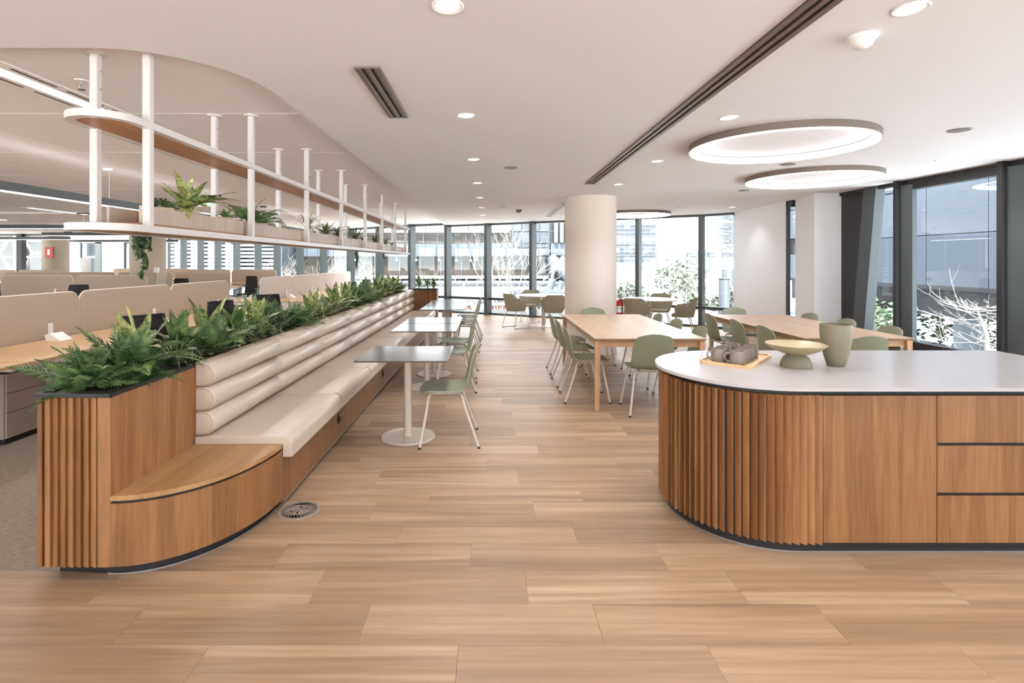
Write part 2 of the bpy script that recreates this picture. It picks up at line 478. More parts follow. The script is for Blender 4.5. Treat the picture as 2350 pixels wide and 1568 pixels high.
# walls out of the picture and on the right
tag(MB().prism([(5.40,9.72),(5.46,9.72),(5.60,12.10),(5.50,12.05)],0,CZ+.1).build('wall_right', M['wall']), kind='structure')
tag(MB().prism([(5.21,8.55),(5.66,8.55),(5.9,8.6),(5.9,9.55),(5.47,9.55)],0,CZ+.1).build('wall_pier', M['wall']), kind='structure')
tag(MB().box(-18.6,25.9,0,-17.75,26.2,OZ+.2).box(-17.0,25.9,0,-15.8,26.2,OZ+.2).box(-17.75,25.9,2.45,-17.0,26.2,OZ+.2).box(-17.75,25.9,0,-17.0,26.2,.3).build('wall_far', M['wall']), kind='structure')
tag(MB().box(-20.5,25.9,0,-19.9,26.2,OZ+.2).box(-19.15,25.9,0,-18.6,26.2,OZ+.2).box(-19.9,25.9,2.45,-19.15,26.2,OZ+.2).box(-19.9,25.9,0,-19.15,26.2,.3).build('wall_far', M['wall']), kind='structure')
tag(MB().lathe([(.44,0),(.44,CZ+.02)],64,(1.727,9.2,0)).build('pillar', M['pillar'], smooth=40), kind='structure')
tag(MB().lathe([(.44,0),(.44,OZ+.02)],48,(-9.67,15,0)).build('concrete_pillar', M['concrete'], smooth=40), kind='structure')
tag(MB().lathe([(.44,0),(.44,OZ+.02)],48,(-17.6,21.5,0)).build('concrete_pillar', M['concrete'], smooth=40), kind='structure')

# facade windows
wn = 0
def window(p, q, z1, glass, mull=True, sill=.46, deep=.26, colm='dark', head=.05):
    """one bay from p to q (plan points): mullion at q, head, transom, foot, two panes"""
    global wn; wn += 1
    p, q = Vector(p), Vector(q); d = (q-p); L = d.length; d.normalize(); nrm = Vector((-d.y, d.x))   # nrm points in
    if nrm.dot(Vector((0,0))-p) < 0: nrm = -nrm
    w = struct('window_%d' % wn, (p.x,p.y,0))
    def slab(name, a, b, i0, i1, z0, z1, mat):
        P = [p+d*a+nrm*i0, p+d*b+nrm*i0, p+d*b+nrm*i1, p+d*a+nrm*i1]
        return MB().prism([(v.x,v.y) for v in P], z0, z1).build(name, mat, w)
    slab('head_frame', 0, L, -.05, .08, z1-head, z1+.02, M[colm])
    slab('foot_frame', 0, L, -.05, .05, -.02, .05, M[colm])
    slab('pane', .0, L, -.012, -.002, sill+.03, z1-head, glass)
    if sill > .1:
        slab('transom', 0, L, -.05, .07, sill-.035, sill+.035, M[colm])
        slab('pane', .0, L, -.012, -.002, .05, sill-.035, glass)
    if mull:
        slab('mullion', L-.045, L+.045, -.06, deep, -.02, z1+.02, M[colm])
    return w
for i in range(len(FAC)-1):
    window(FAC[i], FAC[i+1], CZ if i < 6 else OZ, M['glass'], deep=.10 if i < 1 else .22)
# right hand glazing
tag(MB().prism([(RX(7.3)-.02,7.3),(RX(7.3)+.10,7.3),(RX(-5)+.10,-5),(RX(-5)-.02,-5)],0,.45).build('wall_upstand', M['darker']), kind='structure')
def rwin(y1, y0):
    global wn; wn += 1
    w = struct('window_%d' % wn, (RX(y1),y1,0))
    A = lambda y, o: (RX(y)+o, y)
    MB().prism([A(y1,0),A(y0,0),A(y0,.01),A(y1,.01)],.46,CZ-.13).build('pane', M['glassr'], w)
    MB().prism([A(y1,-.06),A(y0,-.06),A(y0,.05),A(y1,.05)],CZ-.13,CZ+.02).build('head_frame', M['darker'], w)
    MB().prism([A(y1,-.05),A(y0,-.05),A(y0,.06),A(y1,.06)],.43,.47).build('sill_frame', M['darker'], w)
    MB().prism([A(y1+.03,-.16),A(y1-.03,-.16),A(y1-.03,.05),A(y1+.03,.05)],.45,CZ).build('mullion', M['darker'], w)
    MB().prism([A(y1-.03,-.10),A(y1-.17,-.06),A(y1-.17,.0),A(y1-.03,.0)],.45,CZ-.06).build('cover_strip', M['dark'], w)
for a, b_ in ((7.30,5.86),(5.86,4.4),(4.4,2.9),(2.9,1.4),(1.4,-.2),(-.2,-1.8),(-1.8,-3.4),(-3.4,-5)): rwin(a, b_)
wn += 1
w = struct('window_%d' % wn, (RX(8.0),8,0))
A = lambda y, o: (RX(y)+o, y)
MB().prism([A(8.5,0.02),A(7.3,0.02),A(7.3,.03),A(8.5,.03)],.30,CZ).build('pane', M['glassr'], w)
MB().prism([A(8.3,-.03),A(7.3,-.03),A(7.3,.05),A(8.3,.05)],.24,.30).build('sill_frame', M['dark'], w)
MB().prism([A(8.3,-.03),A(7.3,-.03),A(7.3,.05),A(8.3,.05)],0,.24).build('foot_panel', M['darker'], w)
MB().prism([A(8.55,-.05),A(7.3,-.05),A(7.3,.05),A(8.55,.05)],CZ-.05,CZ+.02).build('head_frame', M['darker'], w)
def sheet(y0b, y1b, y0t, y1t, x0, x1):
    vs = [(RX(y)+x, y, z) for z, ya, yb in ((0,y0b,y1b),(CZ,y0t,y1t)) for y, x in ((ya,x0),(yb,x0),(yb,x1),(ya,x1))]
    return MB().add(vs, [(0,1,2,3),(4,7,6,5),(0,4,5,1),(1,5,6,2),(2,6,7,3),(3,7,4,0)])
sheet(8.55,8.27,8.55,7.97,-.02,.06).build('dark_panel', M['darker'], w)
sheet(8.27,8.02,7.97,7.73,-.09,.05).build('inclined_brace', M['dark'], w)
for i in range(14): window((-23.5+2.1*i,-5),(-23.5+2.1*(i+1),-5), CZ, M['glass'])  # unseen glazing behind the camera, added to flood the room with daylight
for i in range(13): window((-24,-5+2.12*(i+1)),(-24,-5+2.12*i), OZ if i > 3 else CZ, M['glass'])  # unseen left glazing, added in place of a wall to bring daylight into the office
# narrow window between wall and pier
wn += 1
w = struct('window_%d' % wn, (5.5,9.64,0))
MB().box(5.40,9.685,0,5.46,9.725,CZ).box(5.41,9.55,CZ-.12,5.47,9.70,CZ).box(5.42,9.55,0,5.47,9.70,.05).build('frame', M['darker'], w)
MB().box(5.455,9.55,.05,5.463,9.69,CZ-.12).build('pane', M['glassr'], w)
# far left glazing
for i, (xa, xb) in enumerate(((-18.9,-19.95),(-19.95,-21.4),(-21.4,-22.8),(-22.8,-24.0))):
    wn += 1
    w = struct('window_%d' % wn, (xa,22.6,0))
    MB().box(xb,22.62,.05,xa,22.63,OZ).build('pane', M['glass'], w)
    MB().box(xb-.06,22.42,0,xb+.16,22.66,OZ).build('mullion', M['darker'], w)
    MB().box(xb,22.55,OZ-.06,xa,22.66,OZ+.02).box(xb,22.55,0,xa,22.66,.07).build('frame', M['dark'], w)
tag(MB().box(-18.9,22.5,0,-18.45,23.1,OZ+.1).build('wall_stub', M['darker']), kind='structure')
for xa in (-19.9,-17.75):
    wn += 1
    w = struct('window_%d' % wn, (xa,25.86,0))
    MB().box(xa,25.84,.3,xa+.75,25.87,2.45).build('pane', M['glassr'], w)
    MB().box(xa-.05,25.80,.25,xa,25.9,2.5).box(xa+.7,25.80,.25,xa+.95,25.9,2.5).box(xa-.05,25.8,2.42,xa+.95,25.9,2.52).build('frame', M['dark'], w)

# ------------------------------------------------------------------ planter with slatted end
PX0, PX1, PY0, PY1 = -2.205, -1.853, 2.59, 12.12
pl = thing('timber_planter', 'long oak planter with slatted end and black rim behind the cream bench', 'planter', (-2.03,2.59,0))
MB().box(PX1-.02,PY0+.03,.06,PX1,3.33,.886).build('side_panel', M['woodslat'], pl)
for i in range(7):
    MB().box(PX1-.02,3.33+1.25*i,.06,PX1-.004,min(4.575+1.25*i,PY1),.886).build('side_panel', M['woodslat'], pl)
MB().box(PX0,PY0+.05,.06,PX0+.02,PY1,.886).build('back_panel', M['woodslat'], pl)
MB().box(PX0+.02,PY0+.03,.06,PX1-.02,PY0+.05,.88).build('end_backing', M['black'], pl)
sl = MB().prism([(0,.012),(.034,.0),(.034,.034),(0,.034)], .058, .884).mesh('slat')
for i in range(7):
    link('slat', sl, M['woodslat'], pl, loc=(PX0+.026+i*.0375+2.03, -.005, 0))
MB().box(PX0-.004,PY0+.0,.058,PX0+.018,PY0+.03,.884).build('slat', M['woodslat'], pl)
MB().box(PX1-.062,PY0,.058,PX1,PY0+.03,.884).build('end_panel', M['woodslat'], pl)
MB().box(PX0+.05,PY0+.07,0,PX1-.03,PY1-.02,.06).build('plinth', M['black'], pl)
MB().box(PX0-.014,PY0-.012,.887,PX1+.004,PY0+.045,.907).box(PX1-.05,PY0+.045,.887,PX1+.004,PY1,.907).box(PX0-.014,PY0+.045,.887,PX0+.03,PY1,.907).build('rim', M['black'], pl)
rows = []
for i in range(96):
    y = PY0+.04+(PY1-PY0-.05)*i/95
    rows.append([(PX0+.02+(PX1-PX0-.06)*k/6, y, .885+R(-.008,.012)) for k in range(7)])
sb = MB().grid(rows).build('soil', M['soil'], pl, smooth=80); sb['kind'] = 'stuff'

eb = thing('slatted_planter_end', 'short slatted timber planter box closing the far end of the bench', 'planter', (-1.5,12.13,0))
MB().box(-1.85,12.13,.05,-1.65,12.5,.90).build('side_panel', M['woodslat'], eb)
MB().box(-1.65,12.15,.05,-1.23,12.5,.90).build('carcass', M['black'], eb)
sl2 = MB().prism([(0,.010),(.030,.0),(.030,.03),(0,.03)], .05, .895).mesh('slat')
for i in range(12): link('slat', sl2, M['woodslat'], eb, loc=(-1.648+i*.0345+1.5, 0, 0))
MB().box(-1.86,12.12,.90,-1.22,12.52,.93).build('rim', M['black'], eb)

# ------------------------------------------------------------------ banquette
bn = thing('banquette_bench', 'long cream leather banquette with rolled back and oak base', 'bench', (-1.5,3.33,0))
BX = -1.305
ell = arc(-1.853,3.33,.548,.74,-90,0,24)
MB().prism([(-1.853,3.33)]+ell, .381, .405).build('corner_seat_top', M['woody'], bn)
inn = arc(-1.853,3.33,.533,.725,-90,0,24)
MB().prism([(-1.853,3.33)]+inn, .365, .381).build('shadow_gap', M['black'], bn)
MB().prism([(-1.853,3.33)]+ell, .06, .367).build('corner_panel', M['woodv'], bn, smooth=30)
kk = [(-2.15,2.66)]+arc(-1.853,3.33,.50,.69,-95,0,20)+[(-1.36,3.40),(-2.15,3.40)]
MB().prism(kk, 0, .062).build('plinth', M['black'], bn)
st = arc(-1.853,3.33,.512,.70,-95,0,20); st2 = arc(-1.853,3.33,.506,.694,-95,0,20)
MB().prism(st+st2[::-1], 0, .008).build('floor_trim', M['steel'], bn)
for i in range(8):
    y0 = 3.33+1.095*i
    MB().box(-1.84,y0+.001,.04,BX,y0+1.094,.40).build('base_panel', M['woodv'], bn)
MB().box(-1.80,3.33,0,-1.345,12.09,.041).build('plinth', M['black'], bn)
MB().box(BX-.02,3.36,.030,BX+.003,12.09,.040).build('metal_trim', M['steel'], bn)
prof = [(-1.85,.45),(-1.30,.452)]+[(x,z) for x,z in arc(-1.297,.40,.052,.052,90,0,8)]+[(-1.245,.325),(-1.302,.325),(-1.302,.405),(-1.85,.405)]
me = None
for i in range(8):
    y0 = 3.33+1.095*i
    if me is None:
        mb = MB()
        def prow(y, s):
            return [(x+(s if k > 0 and k < len(prof)-3 else 0)*-.004, y, z-(s*.006 if z > .42 else 0)) for k,(x,z) in enumerate(prof)]
        R4 = [prow(y0+.002,1), prow(y0+.008,0.3), prow(y0+.02,0), prow(y0+1.075,0), prow(y0+1.087,.3), prow(y0+1.093,1)]
        mb.grid([r+[r[0]] for r in R4]); nP = len(prof)
        mb.add(R4[0], [tuple(range(nP))]); mb.add(R4[-1], [tuple(range(nP))])
        ob = mb.build('seat_cushion', M['leather'], bn, smooth=40, weld=True); me = ob.data
    else:
        link('seat_cushion', me, None, bn, loc=(0,1.095*i,0))
# D shaped rolls
def dprof(z0, h=.150, s=0.0):
    r = h/2
    p = [(-1.85,z0+s),(-1.80,z0+s)]
    p += [(x,z) for x,z in arc(-1.805,z0+r,.075-s,r-s,-90,90,14)]
    p += [(-1.80,z0+h-s),(-1.85,z0+h-s)]
    return p
zr = [.456,.609,.762]
me = None
for i in range(8):
    for k in range(3):
        if me is None:
            mb = MB(); y0 = 3.33
            ys = [(y0+.002,.014),(y0+.006,.006),(y0+.016,0),(y0+1.079,0),(y0+1.089,.006),(y0+1.093,.014)]
            Rw = [[(x,y,z) for x,z in dprof(zr[0],.150,s)] for y,s in ys]
            mb.grid([r+[r[0]] for r in Rw]); nP = len(Rw[0])
            mb.add(Rw[0], [tuple(range(nP))]); mb.add(Rw[-1], [tuple(range(nP))])
            ro = mb.build('back_roll', M['leather'], bn, smooth=40, weld=True); me = ro.data
        else:
            ro = link('back_roll', me, None, bn, loc=(0,1.095*i,zr[k]-zr[0]))
        if i == 0:
            pp = [(x-.003,3.3345,z+zr[k]-zr[0]) for x,z in dprof(zr[0],.150,.009)]
            MB().tube(pp, .0022, 5).build('seam_piping', M['piping'], ro)
for i in range(8):
    y = 3.33+1.095*i
    MB().box(-1.853,y,.45,-1.846,y+1.094,.915).build('back_board', M['woodslat'], bn)
    if i: 
        pr = [(x+.0015,y,z+.0015) for x,z in prof[1:11]]
        MB().tube(pr, .002, 5).build('seat_seam', M['piping'], bn)

for nm, yy in (('near end',4.56),('second from the near end',6.42)):
    po = thing('power_outlet', 'black power outlet on the oak bench base, '+nm, 'power outlet', (BX,yy,.165))
    MB().bbox(BX,yy-.035,.165,BX+.012,yy+.035,.245,.003).build('plate', M['black'], po)
    MB().box(BX+.012,yy-.022,.18,BX+.018,yy+.022,.215).build('socket', M['darker'], po)
    MB().box(BX+.012,yy-.012,.225,BX+.016,yy+.012,.237).build('switch', M['steel'], po)

# ------------------------------------------------------------------ floor outlet grille
fg = thing('floor_vent', 'round grey swirl pattern vent set in the floor beside the bench', 'floor vent', (-1.19,3.305,0))
MB().lathe([(.125,.0005),(.125,.004),(.118,.006),(.108,.006),(.106,.0035)],40,(-1.19,3.305,0),cap=False).build('rim', M['ventmat'], fg, smooth=40)
MB().lathe([(.0,.002),(.107,.002)],40,(-1.19,3.305,0)).build('backing', M['rubber'], fg)
for k in range(30):
    a = 2*PI*k/30
    q = MB()
    pts = [(.062,-.0),(.085,.09),(.106,.20)]
    L_ = [Vector((-1.19+r*math.cos(a+t), 3.305+r*math.sin(a+t), .0045)) for r,t in pts]
    q.tube(L_, .0026, 4).build('blade', M['ventmat'], fg)
MB().lathe([(.056,.003),(.056,.006),(.063,.006),(.063,.003)],36,(-1.19,3.305,0),cap=False).build('inner_ring', M['ventmat'], fg)
for k in range(5):
    for a0 in (100, 280):
        rr = .012+k*.009
        MB().tube([(-1.19+x, 3.305+y, .0045) for x,y in arc(0,0,rr,rr,a0,a0+165,10)], .0026, 4).build('inner_blade', M['ventmat'], fg)
MB().box(-1.245,3.301,.003,-1.135,3.309,.006).build('cross_bar', M['ventmat'], fg)

# ------------------------------------------------------------------ hanging shelf
XF, XB, SY0, SP = -1.90, -2.165, 2.93, 1.2624
hs = thing('hanging_shelf', 'long white ceiling hung plant shelf with timber soffit above the planter', 'hanging shelf', (-2.03,2.7,1.7))
CX = (XF+XB)/2
def stad(rx, y0, y1, n=16):
    return arc(CX,y0,rx,rx,180,360,n)+arc(CX,y1,rx,rx,0,180,n)
for z0, z1, wm, nm in ((2.275,2.312,'walnut','upper'),(1.708,1.745,'woody','lower')):
    o = stad(.175,2.81,12.25); i_ = stad(.128,2.81,12.25)
    MB().ring(o, i_, z0, z1).build(nm+'_frame', M['white'], hs, smooth=30)
    MB().prism(arc(CX,2.81,.126,.126,180,360,16)+[(CX+.126,5.45),(CX-.126,5.45)], z0+.004, z1+.004).build(nm+'_panel', M[wm], hs)
    for a, b_ in ((5.453,7.98),(7.983,10.5)):
        MB().box(CX-.126,a,z0+.004,CX+.126,b_-.003,z1+.004).build(nm+'_panel', M[wm], hs)
    MB().prism([(CX-.126,10.5),(CX+.126,10.5)]+arc(CX,12.25,.126,.126,0,180,16), z0+.004, z1+.004).build(nm+'_panel', M[wm], hs)
pmesh = MB().bbox(-.021,-.021,1.712,.021,.021,OZ,.004).mesh('post')
fmesh = MB().lathe([(.052,OZ-.012),(.052,OZ),(.022,OZ)],20).mesh('ceiling_flange')
bmesh_ = MB().lathe([(.005,0),(.005,.004)],8).mesh('bolt')
hw = wloc(hs)
for k in range(8):
    for x in (XF+.012, XB-.012):
        p = link('post', pmesh, M['white'], hs, loc=(x-hw.x, SY0+SP*k-hw.y, -hw.z))
        link('ceiling_flange', fmesh, M['white'], p)
        if x == XB-.012 and k < 3:
            for zz in (2.60, 2.50): link('bolt', bmesh_, M['steel'], p, loc=(.021,.008,zz), rot=(0,PI/2,0))
for k in range(8):
    ya, yb = SY0+SP*k+.025, min(SY0+SP*(k+1)-.025, 12.3)
    if k == 7: yb = 12.28
    MB().box(-1.955,ya,1.765,-1.937,yb,1.862).build('trough_front', M['ash'], hs)
    MB().box(-2.135,ya,1.75,-2.12,yb,1.855).build('trough_back', M['ash'], hs)
    MB().box(-2.135,ya,1.749,-1.94,yb,1.766).build('trough_base', M['walnut'], hs)

# ------------------------------------------------------------------ plants
def leaf_mesh(name, L, w, droop, n=8, fold=.25, wav=0, tip=.55):
    rows = []
    for i in range(n+1):
        t = i/n
        ww = w*(math.sin(PI*min(1,t**tip*.98+.02))**.8)*(1 if t < .97 else .3)
        # the leaf leaves along +Y, rises then bends over
        y = L*(t-.18*droop*t*t)
        z = L*(.10*t-.55*droop*t*t)
        rows.append([(-ww, y, z+fold*ww+wav*math.sin(9*t)*ww),(-ww*.5,y,z+fold*ww*.35),(0,y,z),(ww*.5,y,z+fold*ww*.35),(ww,y,z+fold*ww-wav*math.sin(9*t+1)*ww)])
    mb = MB().grid(rows)
    mb.tube([(0,-L*.22,-L*.03),(0,0,0)], .0035, 5)
    return mb.mesh(name, smooth=70)
LV = [leaf_mesh('leaf',.25,.038,.25,wav=.15), leaf_mesh('leaf',.21,.034,.55,wav=.2), leaf_mesh('leaf',.27,.034,.9,wav=.2), leaf_mesh('leaf',.17,.032,.35)]
LB = [leaf_mesh('leaf',.22,.040,.2), leaf_mesh('leaf',.18,.040,.5), leaf_mesh('leaf',.24,.038,.8)]
LBIG = [leaf_mesh('leaf',.28,.060,.25,wav=.25), leaf_mesh('leaf',.34,.052,.75,wav=.25), leaf_mesh('leaf',.26,.06,1.1,wav=.2), leaf_mesh('leaf',.36,.04,.5,wav=.25)]
def frond_mesh(L, droop, seed):
    rr = random.Random(seed); mb = MB(); pts = []
    n = 22
    def P(t): return Vector((0, L*(t-.25*droop*t*t), L*(.18*t-.62*droop*t*t)))
    for i in range(n+1): pts.append(P(i/n))
    mb.tube(pts[::2], .0022, 4)
    for i in range(2, n+1):
        t = i/n; p = P(t)
        ln = .30*L*math.sin(PI*min(1,(t*.88+.10)))**.9*(1.05-.55*t)+.006
        for sgn in (-1,1):
            d = Vector((sgn*1, .45+.3*t, -.18*droop+rr.uniform(-.1,.1))).normalized()
            s = Vector((-.12*sgn*0, 1, 0))*ln*.16
            q = p+d*ln
            mid = p+d*ln*.45+Vector((0,0,.012*L))
            mb.add([p, mid-s, q, mid+s], [(0,1,2),(0,2,3)])
    return mb.mesh('frond')
FR = [frond_mesh(.40,.35,1), frond_mesh(.36,.75,2), frond_mesh(.30,.15,3), frond_mesh(.42,1.0,4)]
def grass_mesh(nb, L, w, seed, wild=1.0):
    rr = random.Random(seed); mb = MB()
    for b_ in range(nb):
        a = rr.uniform(0,2*PI); el = rr.uniform(.35,1.35); l = L*rr.uniform(.55,1.05); dr = rr.uniform(.4,1.3)*wild; w_ = w*rr.uniform(.7,1.2)
        rows = []
        for i in range(6):
            t = i/5
            r = l*math.cos(el)*t*(1+.1*t); z = l*math.sin(el)*t-l*.55*dr*t*t*t
            ww = w_*(1-t)**.5*(.5+.5*min(1,t*4)) if t < 1 else .0004
            c = Vector((math.cos(a)*r, math.sin(a)*r, z)); s = Vector((-math.sin(a), math.cos(a), 0))*ww
            rows.append([c-s, c+Vector((0,0,-ww*.4)), c+s])
        mb.grid(rows)
    return mb.mesh('foliage', smooth=60)
GR = [grass_mesh(90,.33,.0075,1), grass_mesh(90,.30,.007,2), grass_mesh(70,.34,.010,3)]
SPD = [grass_mesh(34,.34,.0085,4,1.2), grass_mesh(34,.30,.008,5,1.2), grass_mesh(40,.26,.007,6,.9)]
stem_m = MB().lathe([(.014,0),(.012,.06),(.008,.14)],8).mesh('stem')
def leafy(root, kinds, mat, n, rr, el0=.15, el1=1.35, s0=.8, s1=1.15, rad=.015, hgt=.10):
    link('stem', stem_m, M['broad'], root)
    for i in range(n):
        a = i*2.399+rr.uniform(-.3,.3); t = i/max(1,n-1)
        el = el0+(el1-el0)*t+rr.uniform(-.12,.12)
        me = kinds[0] if t > .72 else rr.choice(kinds)
        s = rr.uniform(s0,s1)
        o = link('leaf', me, mat, root, loc=(math.cos(a)*rad*1.5, math.sin(a)*rad*1.5, .02+hgt*t))
        # leaf runs along local +Y; pitch up by el, turn to azimuth a
        o.rotation_euler = (el, rr.uniform(-.25,.25), a-PI/2); o.scale = (s,s,s)
def fernplant(root, n, rr, el0=.05, el1=1.25, s0=.75, s1=1.1):
    for i in range(n):
        a = i*2.399+rr.uniform(-.3,.3); t = i/max(1,n-1)
        el = el0+(el1-el0)*t; s = rr.uniform(s0,s1)
        o = link('frond', FR[2] if t > .75 else rr.choice(FR), M['fern'], root, loc=(0,0,.01))
        o.rotation_euler = (el, rr.uniform(-.3,.3), a-PI/2); o.scale = (s,s,s)
def grassplant(root, me, mat, s):
    o = link('foliage', me, mat, root); o.scale = (s,s,s); o['kind'] = 'stuff'
rr = random.Random(11)
seq = ['fern','fern','var','grass','broad','fern2','var','grass','broad','grass','var','grass','fern2']
DESC = {'fern':('feathery green fern','fern'),'fern2':('feathery green fern','fern'),'var':('yellow and green variegated leafy plant','plant'),
        'grass':('strappy green grass-like plant','plant'),'broad':('broad-leaved green plant','plant')}
y = 2.74; n = 0; pos = []
while y < 11.95:
    k = seq[n % len(seq)] if n < 13 else rr.choice(['var','grass','broad','var','grass','fern2'])
    x = -2.03+((.055 if n % 2 else -.055) if n > 1 else (-.03 if n == 0 else .03))+rr.uniform(-.015,.015)
    pos.append((x,y,k)); n += 1
    y += .20 if y < 5 else .235
N = len(pos)
for i,(x,y,k) in enumerate(pos):
    nm = {'fern':'fern','fern2':'fern','var':'variegated_plant','grass':'grass_plant','broad':'leafy_plant'}[k]
    where = 'nearest the slatted end of the long planter' if i == 0 else 'at the far end of the long planter' if i == N-1 else \
            '%s plant from the near end of the long planter' % ordinal(i+1)
    t = thing(nm, DESC[k][0]+', '+where, DESC[k][1], (x,y,.892), rr.uniform(0,6.28), 'plants in the long planter')
    sc = rr.uniform(.9,1.1)*(1.0 if y < 6 else 1.08)
    if k in ('fern','fern2'): fernplant(t, 20 if i < 3 else 15, rr, el0=.12, s0=.8*sc, s1=1.1*sc)
    elif k == 'var': leafy(t, LV, M['variegated'], 17 if y < 7 else 12, rr, el0=.25, s0=1.0*sc, s1=1.35*sc)
    elif k == 'broad': leafy(t, LB, M['broad'], 17 if y < 7 else 12, rr, el0=.3, s0=.95*sc, s1=1.25*sc)
    else: grassplant(t, GR[i % 3], M['grassy'], sc*1.1)
# end planter plants
for i,(x,s) in enumerate(((-1.66,1.0),(-1.46,.85),(-1.31,.8))):
    t = thing('leafy_plant', 'small dark green plant on the slatted end planter, %s from the bench' % ORD[i], 'plant', (x,12.3,.92), i, 'plants on the end planter')
    leafy(t, LB, M['broad'], 11, rr, el0=.3, s0=.8*s, s1=1.0*s)
lb = tag(MB().bbox(-1.955,3.415,.985,-1.905,3.465,.99,.001).box(-1.932,3.438,.90,-1.928,3.442,.986).build('plant_label', M['plastic']), 'small white plant tag lying among the planter leaves', 'plant tag')
lb.rotation_euler = (0,0,.6)

# pots on the hanging shelf
def pot(x, y, r, h, lab, group='pots on the hanging shelf'):
    t = thing('potted_plant', lab, 'potted plant', (x,y,1.767), 0, group)
    p = MB().lathe([(0,0),(r*.8,0),(r,h),(r*.92,h),(r*.90,h-.01),(0,h-.012)],20).mesh('pot', smooth=40)
    link('pot', p, M['pot'], t)
    return t
t = pot(-2.03,3.27,.075,.11,'low dark small-leaved plant in a pale pot behind the front shelf post')
mb = MB(); r3 = random.Random(3)
for i in range(190):
    a = r3.uniform(0,6.28); r_ = .085*math.sqrt(r3.random()); z = .11+.055*(1-(r_/.09)**2)*r3.uniform(.5,1.2)
    c = Vector((r_*math.cos(a), r_*math.sin(a), z)); u = Vector((r3.uniform(-1,1),r3.uniform(-1,1),r3.uniform(-.4,.8))).normalized()*.011; v = u.orthogonal().normalized()*.006
    mb.add([c-u,c+v,c+u,c-v],[(0,1,2,3)])
o = link('foliage', mb.mesh('foliage'), M['darkleaf'], t); o['kind']='stuff'
t = pot(-2.03,3.55,.075,.125,'large variegated plant with long arching leaves on the hanging shelf')
for i,(a,el,s,k) in enumerate(((150,1.25,1.0,3),(185,.85,.95,0),(60,1.35,.9,0),(100,1.15,.8,0),(20,.55,1.05,3),(5,.5,1.15,1),(-15,.35,1.2,1),(200,.35,.8,1),(230,.15,1.0,0),(265,-.15,.95,2),(300,.0,.85,1),(325,.3,.9,1),(250,.6,.9,0),(280,-.5,.9,0),(40,.95,.95,2),(120,.75,.9,1),(170,.55,.85,2),(-30,.75,.95,3))):
    o = link('leaf', LBIG[k], M['variegated'], t, loc=(0,0,.13)); o.rotation_euler=(el,.15*math.sin(i*2),math.radians(a)-PI/2); o.scale=(s,s,s)
link('stem', stem_m, M['broad'], t, loc=(0,0,.08))
def shelfpot(y, kind, lab, s=1.0, dx=0):
    t = pot(-2.03+dx,y,.07,.115,lab)
    if kind == 'fern':
        for i in range(12):
            a = i*2.399; el = .15+1.0*i/12
            o = link('frond', rr.choice(FR), M['darkleaf'], t, loc=(0,0,.11)); o.rotation_euler=(el,0,a); o.scale=(.68*s,)*3
    elif kind == 'leaf':
        for i in range(8):
            o = link('leaf', rr.choice(LB), M['darkleaf'], t, loc=(0,0,.11)); o.rotation_euler=(.4+.1*i,0,i*2.399); o.scale=(.6*s,)*3
    else:
        o = link('foliage', SPD[kind], M['spider'], t, loc=(0,0,.11)); o.scale=(1.2*s,)*3; o['kind']='stuff'
shelfpot(4.08,'leaf','small dark leafy plant beside the second front shelf post',.8)
shelfpot(4.42,'fern','dark fern in a clay pot, first of the fern pair on the shelf',1.0)
shelfpot(4.66,'fern','dark fern trailing over its clay pot, second of the fern pair',1.05)
shelfpot(5.78,0,'large striped spider plant in a clay pot at the third shelf post',1.0,.03)
shelfpot(6.55,1,'spider plant between the third and fourth shelf posts',.95)
shelfpot(7.05,1,'spider plant just past the fourth shelf post',.9)
shelfpot(8.0,2,'upright dark spiky plant at the fifth shelf post',1.15)
shelfpot(8.45,'leaf','small leafy plant just past the fifth shelf post',.8)
shelfpot(9.35,1,'spider plant at the sixth shelf post',.95)
shelfpot(10.2,0,'trailing spider plant near the far end of the shelf',.8)
shelfpot(10.9,'leaf','small leafy plant at the far end of the shelf',.8)
# trailing plants hanging below the shelf
def trailing(x, y, strands, lab, seed):
    r4 = random.Random(seed)
    t = thing('trailing_plant', lab, 'plant', (x,y,1.767), 0, 'trailing plants hanging from the shelf')
    p = MB().lathe([(0,0),(.045,0),(.055,.07),(.05,.07),(.048,.06),(0,.06)],16).mesh('pot', smooth=40); link('pot', p, M['pot'], t, loc=(.085,0,0))
    for (dx,dy,ln) in strands:
        mb = MB(); pts = [(.085,0,.065),(dx*.4,dy*.6,.10),(dx,dy,.03)]
        m = int(ln/.012)
        path = [Vector((dx+.008*math.sin(i*.35+dx*90), dy+.008*math.cos(i*.3), .03-i*.012)) for i in range(m)]
        mb.tube(pts+[tuple(p) for p in path[::3]], .0025, 4)
        for p in path:
            for q in range(5):
                a = r4.uniform(0,6.28); u = Vector((math.cos(a),math.sin(a),-.7)).normalized()*.025; v = u.orthogonal().normalized()*.010
                mb.add([p,p+u*.5+v,p+u,p+u*.5-v],[(0,1,2,3)])
        link('strand', mb.mesh('strand'), M['trail'], t)
trailing(-2.165,3.40,[(-.06,-.06,.25),(-.07,-.035,.22),(-.06,-.01,.37),(-.065,.015,.30),(-.07,.045,.17),(-.06,.075,.19),(-.05,-.08,.18)],'long trailing string of leaves hanging below the near end of the shelf',1)
trailing(-2.165,8.75,[(-.05,-.02,.28),(-.055,.05,.35),(-.05,.1,.2)],'trailing plant hanging below the middle of the shelf',2)
trailing(-2.165,11.0,[(-.05,0,.16),(-.05,.06,.2)],'short trailing plant hanging below the far part of the shelf',3)

